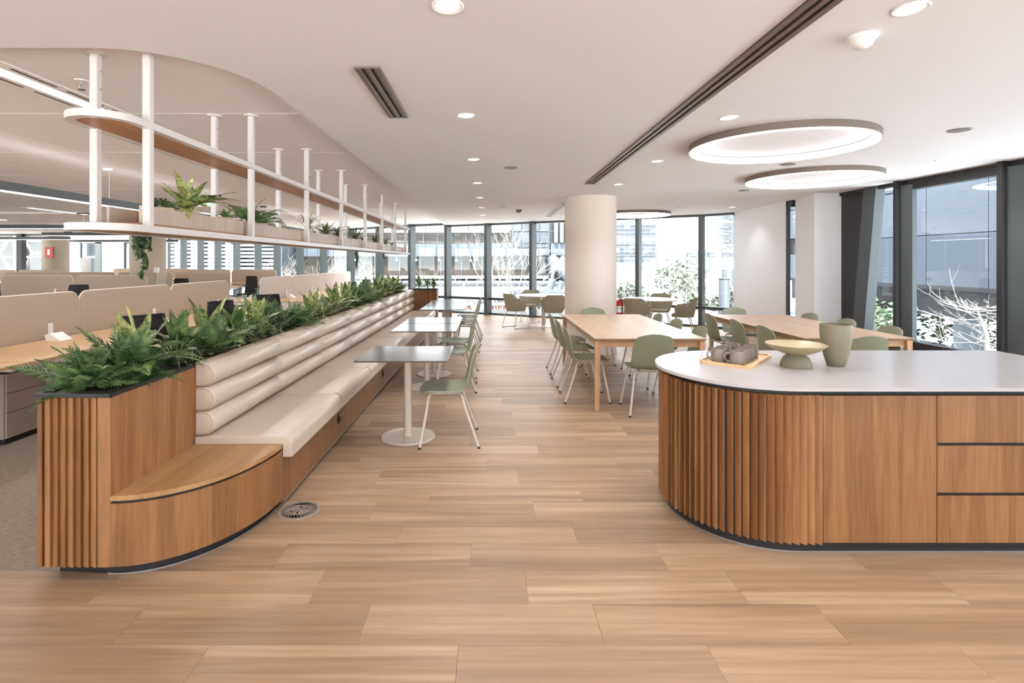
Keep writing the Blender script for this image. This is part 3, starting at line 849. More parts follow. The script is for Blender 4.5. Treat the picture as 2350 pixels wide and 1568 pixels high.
# ------------------------------------------------------------------ island counter
isl = thing('island_counter', 'curved kitchen island with white top, oak slats, door and drawers', 'kitchen island', (1.65,3.355,0))
IX, IY, IR, IE = 1.65, 3.355, .555, 3.7
def istad(r, x1=IE, n=40):
    return arc(IX,IY,r,r,90,270,n)+[(x1,IY-r),(x1,IY+r)]
MB().prism(istad(.585,IE+.03), .871, .890).build('worktop', M['stone'], isl, smooth=30)
MB().prism(istad(.525), .835, .871).build('shadow_gap', M['black'], isl, smooth=30)
MB().prism(istad(.535), .06, .84).build('carcass', M['black'], isl, smooth=30)
MB().prism(istad(.515), .0, .062).build('plinth', M['black'], isl, smooth=30)
MB().ring(arc(IX,IY,.524,.524,90,270,40)+[(IE,IY-.524),(IE,IY+.524)], arc(IX,IY,.516,.516,90,270,40)+[(IE,IY-.516),(IE,IY+.516)], 0, .007).build('floor_trim', M['steel'], isl)
SW = .0403
smesh = MB().prism([(0,.028),(.003,.018),(SW-.006,-.008),(SW-.003,-.006),(SW-.003,.028)], .058, .843).mesh('slat')   # local x along the face, -y outwards
iw = wloc(isl)
s_ = -(.097)    # arc position measured from the tangent point; straight part first
for i in range(46):
    # right edge of slat i, counted from the door towards the curve
    d = .097-(i+1)*SW+.001
    if i >= 12: d -= .004
    if d >= 0:
        link('slat', smesh, M['woodslat'], isl, loc=(IX+d-iw.x, IY-IR-iw.y, 0))
    else:
        ph = -d/IR
        if ph > PI: break
        x, y = IX-IR*math.sin(ph), IY-IR*math.cos(ph)
        link('slat', smesh, M['woodslat'], isl, loc=(x-iw.x, y-iw.y, 0), rot=(0,0,-ph+SW/IR*.5))
MB().bbox(1.751,2.80,.066,2.350,2.82,.842,.0015).build('door', M['woodv'], isl)
dz = [(.066,.313),(.330,.577),(.594,.842)]
for x0, x1 in ((2.354,2.955),(2.959,3.56)):
    for z0, z1 in dz:
        MB().bbox(x0,2.80,z0,x1,2.82,z1,.0015).build('drawer_front', M['woodv'], isl)
MB().bbox(3.564,2.80,.066,3.70,2.82,.842,.0015).build('end_panel', M['woodv'], isl)

# tray, mugs, bowl, vase
tr = thing('serving_tray', 'pale bamboo tray holding eight mugs on the white island top', 'tray', (1.64,3.55,.89))
ca, sa = .65, .76
def trot(u, v): return (u*sa+v*ca, -u*ca+v*sa)     # u across, v along
ou = [trot(x,y) for x,y in rrect(-.16,-.275,.16,.275,.05)]
inr = [trot(x,y) for x,y in rrect(-.145,-.26,.145,.26,.038)]
MB().prism(inr, .002, .010).build('base', M['tray'], tr, local=True)
MB().ring(ou, inr, 0, .020).build('raised_rim', M['tray'], tr, smooth=40, local=True)
mugm = MB().lathe([(0,0),(.040,0),(.045,.006),(.047,.03),(.046,.085),(.0435,.086),(.042,.08),(.042,.012),(0,.010)],28).mesh('mug', smooth=35)
hp = [(-.044,0,.068),(-.062,0,.070),(-.074,0,.060),(-.077,0,.044),(-.070,0,.028),(-.058,0,.019),(-.043,0,.018)]
hm = MB().tube(hp,.006,8).mesh('handle', smooth=60)
cof = MB().lathe([(0,.07),(.0425,.07)],20).mesh('drink')
for c_ in range(2):
    for k in range(4):
        bx, by = (1.478,3.445) if c_ == 0 else (1.558,3.357)
        t = thing('mug', 'speckled grey mug, %s from the front in the %s column on the tray' % (ORD[k], ('left','right')[c_]), 'mug',
                  (bx+k*.100*ca, by+k*.100*sa, .900), R(-.3,.35), 'mugs on the tray')
        link('body', mugm, M['mug'], t); link('handle', hm, M['mug'], t)
bw = thing('pedestal_bowl', 'olive ceramic bowl on a domed foot beside the vase', 'bowl', (1.912,3.33,.89))
MB().lathe([(0,0),(.089,0),(.089,.012),(.084,.035),(.070,.062),(.050,.080),(.03,.088),(0,.09)],40).build('foot', M['olived'], bw, smooth=40, local=True)
MB().lathe([(0,.078),(.05,.080),(.09,.090),(.13,.108),(.163,.13),(.175,.142),(.173,.145),(.160,.136),(.125,.115),(.08,.098),(0,.089)],48).build('dish', M['olive'], bw, smooth=50, local=True)
va = thing('vase', 'tall tapered olive ceramic vase on the white island top', 'vase', (2.185,3.365,.89))
MB().lathe([(0,0),(.048,0),(.052,.006),(.068,.06),(.083,.14),(.090,.20),(.091,.262),(.086,.263),(.084,.20),(.06,.06),(0,.02)],40).build('body', M['olived'], va, smooth=40, local=True)

# ------------------------------------------------------------------ tables
def dining(name, label, x0, y0, x1, y1):
    t = thing(name, label, 'table', ((x0+x1)/2,(y0+y1)/2,0))
    z = .75
    b = MB(); i = .02
    vs = [(x0+i,y0+i,z-.028),(x1-i,y0+i,z-.028),(x1-i,y1-i,z-.028),(x0+i,y1-i,z-.028),(x0,y0,z-.008),(x1,y0,z-.008),(x1,y1,z-.008),(x0,y1,z-.008),(x0,y0,z),(x1,y0,z),(x1,y1,z),(x0,y1,z)]
    b.add(vs, [(3,2,1,0),(8,9,10,11)]+[(j,(j+1)%4,4+(j+1)%4,4+j) for j in range(4)]+[(4+j,4+(j+1)%4,8+(j+1)%4,8+j) for j in range(4)])
    b.build('tabletop', M['tabletop'], t)
    a = .045
    for q in ((x0+a,y0+a,x1-a,y0+a+.022),(x0+a,y1-a-.022,x1-a,y1-a),(x0+a,y0+a,x0+a+.022,y1-a),(x1-a-.022,y0+a,x1-a,y1-a)):
        MB().box(q[0],q[1],z-.095,q[2],q[3],z-.028).build('apron', M['tableleg'], t)
    for lx, sx in ((x0+.012,1),(x1-.012,-1)):
        for ly, sy in ((y0+.012,1),(y1-.012,-1)):
            w1, w0 = .056, .040
            P = lambda w, z: [(lx,ly,z),(lx+sx*w,ly,z),(lx+sx*w,ly+sy*w,z),(lx,ly+sy*w,z)]
            MB().add(P(w0,0)+P(w1,z-.03), [(3,2,1,0),(4,5,6,7)]+[(j,(j+1)%4,4+(j+1)%4,4+j) for j in range(4)]).build('leg', M['tableleg'], t)
    return t
dining('dining_table','long pale oak dining table beside the round pillar',1.075,5.505,2.24,8.03)
dining('dining_table','long pale oak dining table near the dark right-hand windows',3.27,5.54,4.42,8.0)

cafe = thing('cafe_table', 'x', 'table', (0,0,0), 0, 'cafe tables along the bench')
MB().bbox(-.381,-.381,.726,.381,.381,.740,.002).build('tabletop', M['cafe'], cafe, local=True)
MB().lathe([(.034,.008),(.034,.715)],24).build('column', M['cream'], cafe, smooth=40, local=True)
MB().box(-.2,-.02,.712,.2,.02,.727).box(-.02,-.2,.712,.02,.2,.727).build('top_bracket', M['cream'], cafe, local=True)
MB().lathe([(0,0),(.236,0),(.237,.008),(.232,.012),(0,.012)],48).build('base', M['cream'], cafe, smooth=30, local=True)
cafes = [(-.730,4.70,'nearest dark square cafe table on a cream pedestal beside the bench'),
         (-.782,6.53,'second dark square cafe table from the near end of the bench'),
         (-.782,7.32,'third dark square cafe table, pushed against the second'),
         (-.815,9.30,'fourth dark square cafe table, first of the far trio'),
         (-.825,10.09,'fifth dark square cafe table, middle of the far trio'),
         (-.83,10.88,'sixth dark square cafe table, last of the far trio')]
for i,(x,y,lab) in enumerate(cafes):
    if i == 0: cafe.location = (x,y,0); cafe['label'] = lab
    else: dup(cafe, (x,y,0), 0, lab)

# ------------------------------------------------------------------ green shell chairs
def catmull(P, n):
    out = []
    for i in range(len(P)-1):
        p0, p1, p2, p3 = P[max(0,i-1)], P[i], P[i+1], P[min(len(P)-1,i+2)]
        for k in range(n):
            t = k/n
            out.append(tuple(.5*((2*b)+(-a+c)*t+(2*a-5*b+4*c-d)*t*t+(-a+3*b-3*c+d)*t**3) for a,b,c,d in zip(p0,p1,p2,p3)))
    out.append(P[-1]); return out
# y (forward), z, half width, forward curl of the sides, lift of the sides
spine = [(.235,.440,.185,-.035,.004),(.215,.450,.205,-.02,.004),(.15,.452,.220,0,.010),(.05,.446,.226,0,.018),(-.06,.440,.224,.004,.02),(-.14,.448,.218,.012,.02),
         (-.19,.485,.212,.026,.012),(-.214,.555,.208,.034,0),(-.230,.640,.204,.036,0),(-.247,.730,.195,.032,0),(-.258,.785,.178,.026,-.006),(-.263,.812,.150,.02,-.014),(-.266,.823,.11,.014,-.012)]
sp = catmull(spine, 3); rows = []
for (y_,z_,hw,cu,li) in sp:
    rows.append([(hw*u, y_+cu*u*u, z_+li*abs(u)**2.2) for u in [k/6-1 for k in range(13)]])
shell = MB().grid(rows).mesh('shell', smooth=60, solid=.010)
def tube_mesh(nm, pts, r, n=8): return MB().tube(pts, r, n).mesh(nm, smooth=60)
gch = thing('shell_chair', 'x', 'chair')
link('shell', shell, M['green'], gch)
for sx in (-1,1):
    lg = link('leg', tube_mesh('leg', [(sx*.13,.13,.428),(sx*.165,.150,.424),(sx*.185,.158,.405),(sx*.20,.172,.30),(sx*.245,.225,.012)],.0105), M['cream'], gch)
    link('glide', MB().lathe([(.011,0),(.013,.004),(.012,.018)],10,(sx*.246,.226,0)).mesh('glide'), M['rubber'], lg)
    lg = link('leg', tube_mesh('leg', [(sx*.12,-.10,.424),(sx*.155,-.118,.420),(sx*.175,-.13,.40),(sx*.19,-.15,.32),(sx*.25,-.262,.012)],.0105), M['cream'], gch)
    link('glide', MB().lathe([(.011,0),(.013,.004),(.012,.018)],10,(sx*.251,-.263,0)).mesh('glide'), M['rubber'], lg)
link('seat_frame', MB().tube([(-.14,.132,.428),(.14,.132,.428)],.010,8).tube([(-.13,-.102,.424),(.13,-.102,.424)],.010,8).tube([(-.11,.132,.43),(-.11,-.10,.426)],.009,8).tube([(.11,.132,.43),(.11,-.10,.426)],.009,8).mesh('seat_frame'), M['cream'], gch)
FN = {'W':PI/2,'E':-PI/2,'N':0,'S':PI}
gc = [(-.375,4.635,'W',.06,'nearest green shell chair at the first cafe table'),
      (-.44,6.50,'W',.02,'green shell chair at the second cafe table from the near end'),
      (-.45,7.28,'W',-.03,'green shell chair at the third cafe table'),
      (-.46,9.28,'W',.0,'green shell chair at the first table of the far cafe trio'),
      (-.45,10.05,'W',.03,'green shell chair at the middle table of the far cafe trio'),
      (-.44,10.85,'W',0,'green shell chair at the last table of the far cafe trio'),
      (1.08,6.03,'E',-.02,'front green chair on the aisle side of the pillar-side dining table'),
      (1.08,6.79,'E',.02,'middle green chair on the aisle side of the pillar-side dining table'),
      (1.08,7.50,'E',.0,'back green chair on the aisle side of the pillar-side dining table'),
      (1.645,5.53,'N',-.04,'green chair at the near end of the pillar-side dining table'),
      (1.60,8.12,'S',0,'green chair at the far end of the pillar-side dining table'),
      (2.13,5.98,'W',0,'front green chair on the window side of the pillar-side dining table'),
      (2.12,6.70,'W',.03,'middle green chair on the window side of the pillar-side dining table'),
      (2.11,7.42,'W',-.02,'back green chair on the window side of the pillar-side dining table'),
      (3.32,6.02,'E',.02,'front green chair on the pillar side of the window-side dining table'),
      (3.30,6.66,'E',-.03,'middle green chair on the pillar side of the window-side dining table'),
      (3.28,7.42,'E',0,'back green chair on the pillar side of the window-side dining table'),
      (3.70,5.42,'N',.02,'green chair at the near end of the window-side dining table, behind the vase'),
      (3.84,8.15,'S',.03,'green chair at the far end of the window-side dining table'),
      (4.27,5.98,'W',0,'front green chair on the window side of the window-side dining table'),
      (4.29,6.75,'W',-.03,'middle green chair on the window side of the window-side dining table'),
      (4.27,7.48,'W',.02,'back green chair on the window side of the window-side dining table')]
for i,(x,y,f,dr,lab) in enumerate(gc):
    grp = 'green shell chairs'
    if i == 0: gch.location = (x,y,0); gch.rotation_euler = (0,0,FN[f]+dr); gch['label'] = lab; gch['group'] = grp
    else: dup(gch, (x,y,0), FN[f]+dr, lab, grp)

# ------------------------------------------------------------------ round tables and tub chairs
rt = thing('round_table', 'round white table on a pedestal left of the pillar', 'table', (1.27,12.8,0), 0, 'round white tables')
MB().lathe([(0,.716),(.585,.716),(.60,.722)],56).build('wood_edge', M['tableleg'], rt, smooth=40, local=True)
MB().lathe([(.60,.722),(.602,.738),(.597,.742),(0,.742)],56).build('tabletop', M['whitetop'], rt, smooth=30, local=True)
MB().lathe([(.045,.01),(.045,.716)],24).build('column', M['cream'], rt, smooth=40, local=True)
MB().lathe([(0,0),(.35,0),(.35,.008),(.06,.016),(0,.016)],48).build('base', M['cream'], rt, smooth=30, local=True)
dup(rt, (3.43,11.5,0), 0, 'round white table on a pedestal right of the pillar')
tub = thing('tub_chair', 'x', 'armchair', group='felt tub chairs')
rows = []
nT = 32
for j in range(9):
    v = j/8; row = []
    for i in range(nT+1):
        th = -118+236*i/nT; a = math.radians(th)                # 0 = back (-y)
        fr_ = abs(th)/118
        top = .80-.16*max(0,min(1,(fr_-.30)/.32))**1.3*(1 if fr_ < .62 else 1)-.02*max(0,fr_-.62)
        bot = .40+.015*fr_
        z = bot+(top-bot)*v
        rx = .205+.085*v**.6; ry = .20+.07*v**.7
        x = rx*math.sin(a); y_ = -ry*math.cos(a)-.02*v
        if fr_ > .76: y_ += (fr_-.76)*.18
        row.append((x,y_,z))
    rows.append(row)
link('shell', MB().grid(rows).mesh('shell', smooth=70, solid=.022), M['tub'], tub)
seat_o = [(.215*math.cos(a_), .215*math.sin(a_)*1.02) for a_ in [2*PI*k/36 for k in range(36)]]
link('seat', MB().add([(x,y+.01,.395) for x,y in seat_o]+[(x*1.02,y*1.02+.01,.43) for x,y in seat_o]+[(x*.9,y*.9+.01,.455) for x,y in seat_o],
     [tuple(range(35,-1,-1)),tuple(range(72,108))]+[(k,(k+1)%36,36+(k+1)%36,36+k) for k in range(36)]+[(36+k,36+(k+1)%36,72+(k+1)%36,72+k) for k in range(36)]).mesh('seat', smooth=50), M['tub'], tub)
for sx in (-1,1):
    link('sled_leg', tube_mesh('sled_leg',[(sx*.14,.13,.40),(sx*.19,.17,.30),(sx*.235,.225,.03),(sx*.235,.21,.008),(sx*.235,-.20,.008),(sx*.235,-.215,.03),(sx*.19,-.15,.30),(sx*.14,-.11,.40)],.007), M['cream'], tub)
    for yy in (.17,-.17): link('glide', MB().box(sx*.235-.011,yy-.02,0,sx*.235+.011,yy+.02,.012).mesh('glide'), M['rubber'], tub)
tb = [(.58,12.42,-.95,'felt tub chair at the aisle side of the round table left of the pillar'),
      (1.42,12.02,.05,'felt tub chair, back to the aisle, in front of the left round table'),
      (1.02,13.72,PI-.2,'felt tub chair behind the round table left of the pillar'),
      (2.98,10.95,-.45,'felt tub chair beside the fire extinguisher, in front of the right round table'),
      (4.02,11.1,1.15,'felt tub chair seen from the side at the right round table'),
      (3.88,12.2,2.75,'felt tub chair behind the round table right of the pillar')]
for i,(x,y,rz,lab) in enumerate(tb):
    if i == 0: tub.location = (x,y,0); tub.rotation_euler = (0,0,rz); tub['label'] = lab
    else: dup(tub, (x,y,0), rz, lab)

# fire extinguisher
fe = thing('fire_extinguisher', 'red fire extinguisher with a white label beside the cream pillar', 'fire extinguisher', (2.238,9.2,.45))
MB().lathe([(0,0),(.06,0),(.066,.01),(.066,.36),(.058,.40),(.03,.43),(.022,.44),(0,.44)],28).build('cylinder', M['red'], fe, smooth=40, local=True)
MB().lathe([(.0665,.22),(.0668,.22),(.0668,.33),(.0665,.33)],28).build('label', M['plastic'], fe, local=True)
MB().lathe([(.02,.44),(.02,.475),(.012,.48)],14).build('valve', M['steel'], fe, local=True)
MB().box(-.008,-.02,.475,.008,.09,.487).box(-.008,-.02,.50,.008,.10,.512).build('handle', M['rubber'], fe, local=True)
MB().tube([(.012,-.015,.46),(.02,-.07,.44),(.02,-.078,.36),(.02,-.078,.10),(.01,-.075,.06)],.010,8).build('hose', M['rubber'], fe, smooth=60, local=True)
MB().box(-.075,-.012,.30,-.06,.012,.40).box(-.07,-.07,.28,.07,-.067,.30).build('wall_bracket', M['steel'], fe, local=True)

# ------------------------------------------------------------------ office workstations
def workstation(two=True, screen='screen', L=1.75, dx=.3):
    t = thing('workstation', 'x', 'desk')
    wood_ = M['desktopx']
    MB().bbox(-L/2+.004,-.93,.697,L/2-.004,-.03,.722,.003).build('tabletop', wood_, t, local=True)
    if two: MB().bbox(-L/2+.004,.03,.697,L/2-.004,.88,.722,.003).build('tabletop', wood_, t, local=True)
    sc = rrect(-L/2+.006,.70,L/2-.006,1.205,.11)
    sc = [(x, z if z > .8 else (.62 if abs(z-.70) < .2 and z < .81 else z)) for x, z in sc]
    top = [(-L/2+.006,.62),(L/2-.006,.62)]+arc(L/2-.116,1.095,.11,.11,0,90,6)+arc(-L/2+.116,1.095,.11,.11,90,180,6)
    p = MB().extr(top, -.014, .014, 'y').build('privacy_screen', M[screen], t, local=True)
    MB().tube([(x,0,z) for x,z in [(-L/2+.006,.64)]+arc(-L/2+.116,1.095,.11,.11,180,90,6)+arc(L/2-.116,1.095,.11,.11,90,0,6)+[(L/2-.006,.64)]], .010, 6).build('edge_trim', M['edge'], p, local=True)
    for x in (-L/2+.04, L/2-.04):
        MB().box(x-.025,-.56,0,x+.025,-.51,.697).build('leg', M['plastic'], t, local=True)
        if two: MB().box(x-.025,.78,0,x+.025,.83,.697).build('leg', M['plastic'], t, local=True)
        MB().box(x-.02,-.86,.655,x+.02,.83 if two else -.05,.697).build('cross_beam', M['plastic'], t, local=True)
    MB().box(-L/2+.05,-.05,.58,L/2-.05,.05,.66).build('cable_tray', M['plastic'], t, local=True)
    b = MB(); x0 = dx
    b.extr([(-.26,.722),(-.11,.722),(-.09,.785),(-.15,.800)], x0, x0+.16, 'x'); b.build('power_module', M['plastic'], t, local=True)
    MB().box(x0+.13,-.035,.74,x0+.18,-.018,.89).build('cable_plate', M['plastic'], t, local=True)
    if two: MB().box(-x0-.18,.018,.74,-x0-.13,.035,.89).build('cable_plate', M['plastic'], t, local=True)
    return t
w1 = workstation()
w2 = workstation(screen='screen2')
w3 = workstation(two=False)
def place(proto, used, x, y, rz, lab, grp):
    if proto.get('used'): return dup(proto, (x,y,0), rz, lab, grp)
    proto['used'] = 1; proto.location = (x,y,0); proto.rotation_euler = (0,0,rz); proto['label'] = lab; proto['group'] = grp
    return proto
SX = -4.73
for i, yc in enumerate((3.475,5.225,6.975,8.725)):
    place(w1, 0, SX, yc, PI/2, '%s maple workstation with tan felt screen, counted from the near end beside the planter' % ORD[i], 'near workstations beside the planter')
for i, yc in enumerate((11.78,13.53,15.28,17.03)):
    place(w2, 0, SX, yc, PI/2, '%s workstation with pale grey screen in the far run beside the planter' % ORD[i], 'pale workstations beside the planter')
for r_, (yy, xs) in enumerate(((12.9,(-9.2,-11.0,-12.8)),(16.9,(-9.15,-10.98,-12.8,-14.6)),(20.9,(-9.3,-11.1,-17.7,-19.5)),(24.9,(-15.0,-16.8)))):
    for i, x in enumerate(xs):
        place(w1 if r_ < 2 else w3, 0, x, yy, 0, 'workstation with tan screen, %s from the window in the %s cross row of the office' % (ORD[i], ORD[r_]), 'workstations in the cross rows')
for p in (w1, w2, w3):
    if 'used' in p: del p['used']

# pedestal drawers under the first desk
pd = thing('drawer_pedestal', 'light grey three-drawer pedestal under the near desk end', 'drawer unit', (-4.35,4.66,0))
MB().bbox(-4.62,4.46,.05,-4.09,4.88,.60,.004).build('body', M['metalbox'], pd)
MB().box(-4.58,4.49,0,-4.10,4.86,.05).build('plinth', M['black'], pd)
for z0, z1 in ((.055,.265),(.269,.43),(.434,.596)):
    MB().bbox(-4.09,4.475,z0,-4.073,4.878,z1,.002).build('drawer_front', M['metalbox'], pd)
lk = MB().lathe([(0,0),(.010,0),(.010,.004),(0,.004)],12).build('lock', M['darker'], pd, local=True)
lk.rotation_euler = (0,PI/2,0); lk.location = (-4.073+4.35, .18, .56)

# task chairs
tc = thing('task_chair', 'x', 'office chair')
rows = []
for j in range(9):
    v = j/8; z = .50+.55*v; yb = -.215-.05*v+.045*math.sin(PI*v*.9)*-1
    hw = .205+.015*math.sin(PI*v)-.02*v
    rows.append([(hw*u, yb+.05*u*u, z) for u in [k/6-1 for k in range(13)]])
link('backrest', MB().grid(rows[:]).mesh('backrest', smooth=60, solid=.012), M['mesh'], tc)
fr_pts = [rows[0][0]]+[r[0] for r in rows[1:]]+rows[-1][1:-1]+[r[-1] for r in rows[::-1]]
link('back_frame', MB().tube(fr_pts, .012, 6, closed=True).mesh('back_frame', smooth=60), M['darker'], tc)
for k in range(5):
    j = 2+k
    link('lumbar_rib', MB().tube([(x,y-.012,z+.03) for x,y,z in rows[j][1:-1]], .005, 5).mesh('lumbar_rib'), M['darker'], tc)
link('back_support', MB().tube([(0,-.06,.43),(0,-.22,.44),(0,-.27,.52),(0,-.275,.62)],[.03,.03,.026,.02],8).mesh('back_support', smooth=60), M['darker'], tc)
link('seat', MB().prism(rrect(-.24,-.20,.24,.25,.09), .44, .49).mesh('seat'), M['mesh'], tc)
for sx in (-1,1):
    link('armrest', MB().tube([(sx*.22,-.02,.45),(sx*.29,-.02,.46),(sx*.295,-.03,.62)],.014,6).bbox(sx*.295-.04,-.14,.62,sx*.295+.04,.10,.65,.01).mesh('armrest'), M['darker'], tc)
link('gas_lift', MB().lathe([(.035,.10),(.035,.26),(.022,.27),(.022,.44)],14).mesh('gas_lift', smooth=40), M['darker'], tc)
for k in range(5):
    a = 2*PI*k/5+.3
    lg = link('base_leg', MB().tube([(0,0,.11),(.30*math.cos(a),.30*math.sin(a),.075)],[.025,.014],6).mesh('base_leg'), M['darker'], tc)
    link('caster', MB().tube([(.30*math.cos(a)-.02*math.sin(a),.30*math.sin(a)+.02*math.cos(a),.03),(.30*math.cos(a)+.02*math.sin(a),.30*math.sin(a)-.02*math.cos(a),.03)],.03,10).mesh('caster', smooth=40), M['rubber'], lg)
tcs = [(-3.42,5.05,PI/2-.55,'black mesh task chair at the second desk, nearest to the planter ferns'),
       (-3.62,6.78,PI/2-.35,'black mesh task chair at the third desk beside the planter'),
       (-3.50,8.10,PI/2-.85,'black mesh task chair at the end desk, angled across the planter'),
       (-3.55,11.3,PI/2+.2,'black mesh task chair at the first pale screen workstation'),
       (-3.6,13.0,PI/2-.2,'black mesh task chair at the second pale screen workstation'),
       (-3.62,14.6,PI/2-.3,'black mesh task chair at the third pale screen workstation'),
       (-3.55,16.4,PI/2+.1,'black mesh task chair at the last pale screen workstation'),
       (-5.75,11.95,-PI/2+.35,'black mesh task chair behind the pale screens, facing away from the planter'),
       (-8.05,17.6,PI-.15,'black mesh task chair facing the window side of the second cross row'),
       (-8.75,11.5,.1,'black mesh task chair at the first desk of the first cross row'),
       (-10.55,11.5,-.1,'black mesh task chair at the second desk of the first cross row'),
       (-8.95,15.6,.05,'black mesh task chair at the first desk of the second cross row'),
       (-14.9,16.0,-.1,'black mesh task chair at the last desk of the second cross row')]
for i,(x,y,rz,lab) in enumerate(tcs):
    if i == 0: tc.location=(x,y,0); tc.rotation_euler=(0,0,rz); tc['label']=lab; tc['group']='black task chairs'
    else: dup(tc, (x,y,0), rz, lab, 'black task chairs')

wb = thing('whiteboard', 'white rounded board standing far back in the office by the white wall', 'whiteboard', (-18.5,24.0,0))
MB().extr(rrect(-18.95,.35,-18.05,1.70,.08), 23.98, 24.0, 'y').build('board', M['whitetop'], wb)
for x in (-18.85,-18.15): MB().box(x-.02,23.75,0,x+.02,24.25,.05).box(x-.02,23.98,.05,x+.02,24.02,.5).build('foot', M['steel'], wb)
sg = thing('fire_sign', 'small red and white fire equipment sign on the far concrete pillar', 'sign', (-17.47,21.04,1.75))
MB().box(-17.62,21.02,1.70,-17.32,21.06,2.12).build('plate', M['red'], sg)
MB().box(-17.52,21.008,1.80,-17.42,21.02,2.02).build('pictogram', M['plastic'], sg)
hd = thing('help_point', 'small white switch box with conduit on the concrete pillar', 'switch box', (-9.28,14.62,1.35))
MB().box(-9.34,14.72,1.24,-9.22,14.80,1.38).build('box', M['plastic'], hd)
MB().tube([(-9.28,14.78,1.24),(-9.28,14.78,0.02)],.012,6).build('conduit', M['plastic'], hd)

# ------------------------------------------------------------------ ceiling fittings
def lamp(parent, loc, power, angle=125, blend=.7, r=.05, col=(.95,.97,1)):
    d = bpy.data.lights.new('lamp', 'SPOT'); d.energy = power; d.spot_size = math.radians(angle); d.spot_blend = blend
    d.shadow_soft_size = r; d.color = col
    o = bpy.data.objects.new('lamp', d); C.objects.link(o); o.parent = parent; o.location = loc
    return o
trimm = MB().lathe([(.052,-.001),(.066,-.006),(.070,-.003),(.070,.004)],36).mesh('trim', smooth=40)
lensm = MB().lathe([(0,-.002),(.053,-.002)],32).mesh('lens')
dl = []
for k in range(-3, 7):
    if k >= -1: dl.append((-.185, 2.29+1.72*k, 'bench'))
for k in range(-1, 7): dl.append((1.826, 2.31+1.76*k, 'island'))
for y in (2.3, 4.05, 5.78, 10.8): dl.append((4.91, y, 'window'))
cnt = {}
for x, y, nm in dl:
    cnt[nm] = cnt.get(nm,0)+1
    row = {'bench':'above the aisle by the bench','island':'above the island and dining table','window':'beside the right-hand windows'}[nm]
    t = thing('recessed_downlight', '%s small round downlight in the ceiling row %s' % (ordinal(cnt[nm]), row), 'downlight', (x,y,CZ), 0, 'recessed downlights')
    link('trim', trimm, M['plastic'] , t); link('lens', lensm, M['lamp'], t)
    lamp(t, (0,0,-.02), SPOT_W if y < 10 or x < 4 else SPOT_W*.3)
def dome(x, y, z, r, h, lab, name='motion_sensor', cat='sensor', mat='plastic'):
    t = thing(name, lab, cat, (x,y,z))
    MB().lathe([(r,0),(r*1.02,-h*.2),(r*.9,-h*.35)],32).build('base', M[mat], t, smooth=40, local=True)
    MB().lathe([(r*.86,-h*.3),(r*.7,-h*.7),(r*.35,-h*.97),(0,-h)],32).build('dome_lens', M[mat], t, smooth=50, local=True)
dome(1.815,2.60,CZ,.066,.062,'large white domed motion sensor in the ceiling between downlight and ring light')
dome(.60,11.3,CZ,.075,.07,'brown domed sensor in the far ceiling near the facade', mat='bronze')
dome(-2.93,6.35,OZ,.05,.06,'white domed detector on the office ceiling beyond the shelf', name='smoke_detector')
for x, y, lab in ((.235,6.24,'grey disc speaker in the ceiling between the downlight rows'),(3.92,4.444,'grey disc speaker in the ceiling near the right windows'),
                  (3.364,6.018,'grey disc speaker in the ceiling between the two ring lights'),(3.92,8.233,'grey disc speaker in the ceiling behind the ring lights'),
                  (.26,10.75,'grey disc speaker in the far ceiling near the facade'),(3.9,10.9,'grey disc speaker in the ceiling over the right round table')):
    t = thing('ceiling_speaker', lab, 'speaker', (x,y,CZ), 0, 'flat ceiling discs')
    MB().lathe([(.08,0),(.08,-.005),(.076,-.008),(0,-.008)],32).build('grille', M['grill'], t, smooth=30, local=True)
# ring lights
rgm = [MB().ring(arc(0,0,.770,.770,0,360,96)[:-1], arc(0,0,.722,.722,0,360,96)[:-1], -.010, 0).mesh('ceiling_plate'),
       MB().ring(arc(0,0,.772,.772,0,360,96)[:-1], arc(0,0,.766,.766,0,360,96)[:-1], -.060, 0).mesh('outer_band', smooth=30),
       MB().ring(arc(0,0,.764,.764,0,360,96)[:-1], arc(0,0,.722,.722,0,360,96)[:-1], -.066, -.012).mesh('diffuser', smooth=30)]
for x, y, lab in ((2.637,4.87,'large glowing ring light with bronze rim, nearest of the three'),(4.12,6.83,'large glowing ring light with bronze rim over the window-side dining table'),
                  (3.27,12.05,'large glowing ring light partly behind the pillar over the round table')):
    t = thing('ring_light', lab, 'ceiling light', (x,y,CZ), 0, 'ceiling ring lights')
    for me_, mt in zip(rgm, ('bronze','bronze','ringlamp')): link(me_.name.split('.')[0], me_, M[mt], t)
# slot diffusers
def slot(x0, x1, y0, y1, lab, mat, slots, z=CZ, seams=()):
    t = thing('slot_diffuser', lab, 'air vent', ((x0+x1)/2,(y0+y1)/2,z-.012))
    MB().box(x0,y0,z-.004,x1,y1,z+.001).build('backing', M['rubber'], t)
    n = slots; w = (x1-x0); g_ = .16; edge_ = .24
    solid = (1-n*g_-2*edge_)/(n-1) if n > 1 else 0
    xs = [(0,edge_)]; p = edge_
    for i in range(n):
        p += g_
        if i < n-1: xs.append((p, p+solid)); p += solid
    xs.append((p,1))
    ys = [y0]+list(seams)+[y1]
    for a, b_ in zip(ys, ys[1:]):
        for u, v in xs:
            MB().bbox(x0+u*w,a+.001,z-.012,x0+v*w,b_-.001,z-.003,.002).build('flange', M[mat], t)
    MB().box(x0,y0-.004,z-.012,x1,y0,z).box(x0,y1,z-.012,x1,y1+.004,z).build('end_cap', M[mat], t)
slot(1.332,1.472,-1.0,7.5,'long bronze linear slot air diffuser running along the ceiling','bronze',2,seams=(1.2,3.05,5.2))
slot(1.345,1.475,10.1,13.0,'linear slot air diffuser in the ceiling behind the pillar','bronze',2)
slot(-.772,-.628,3.0,4.035,'short grey slot air diffuser in the ceiling above the bench','grill',2)
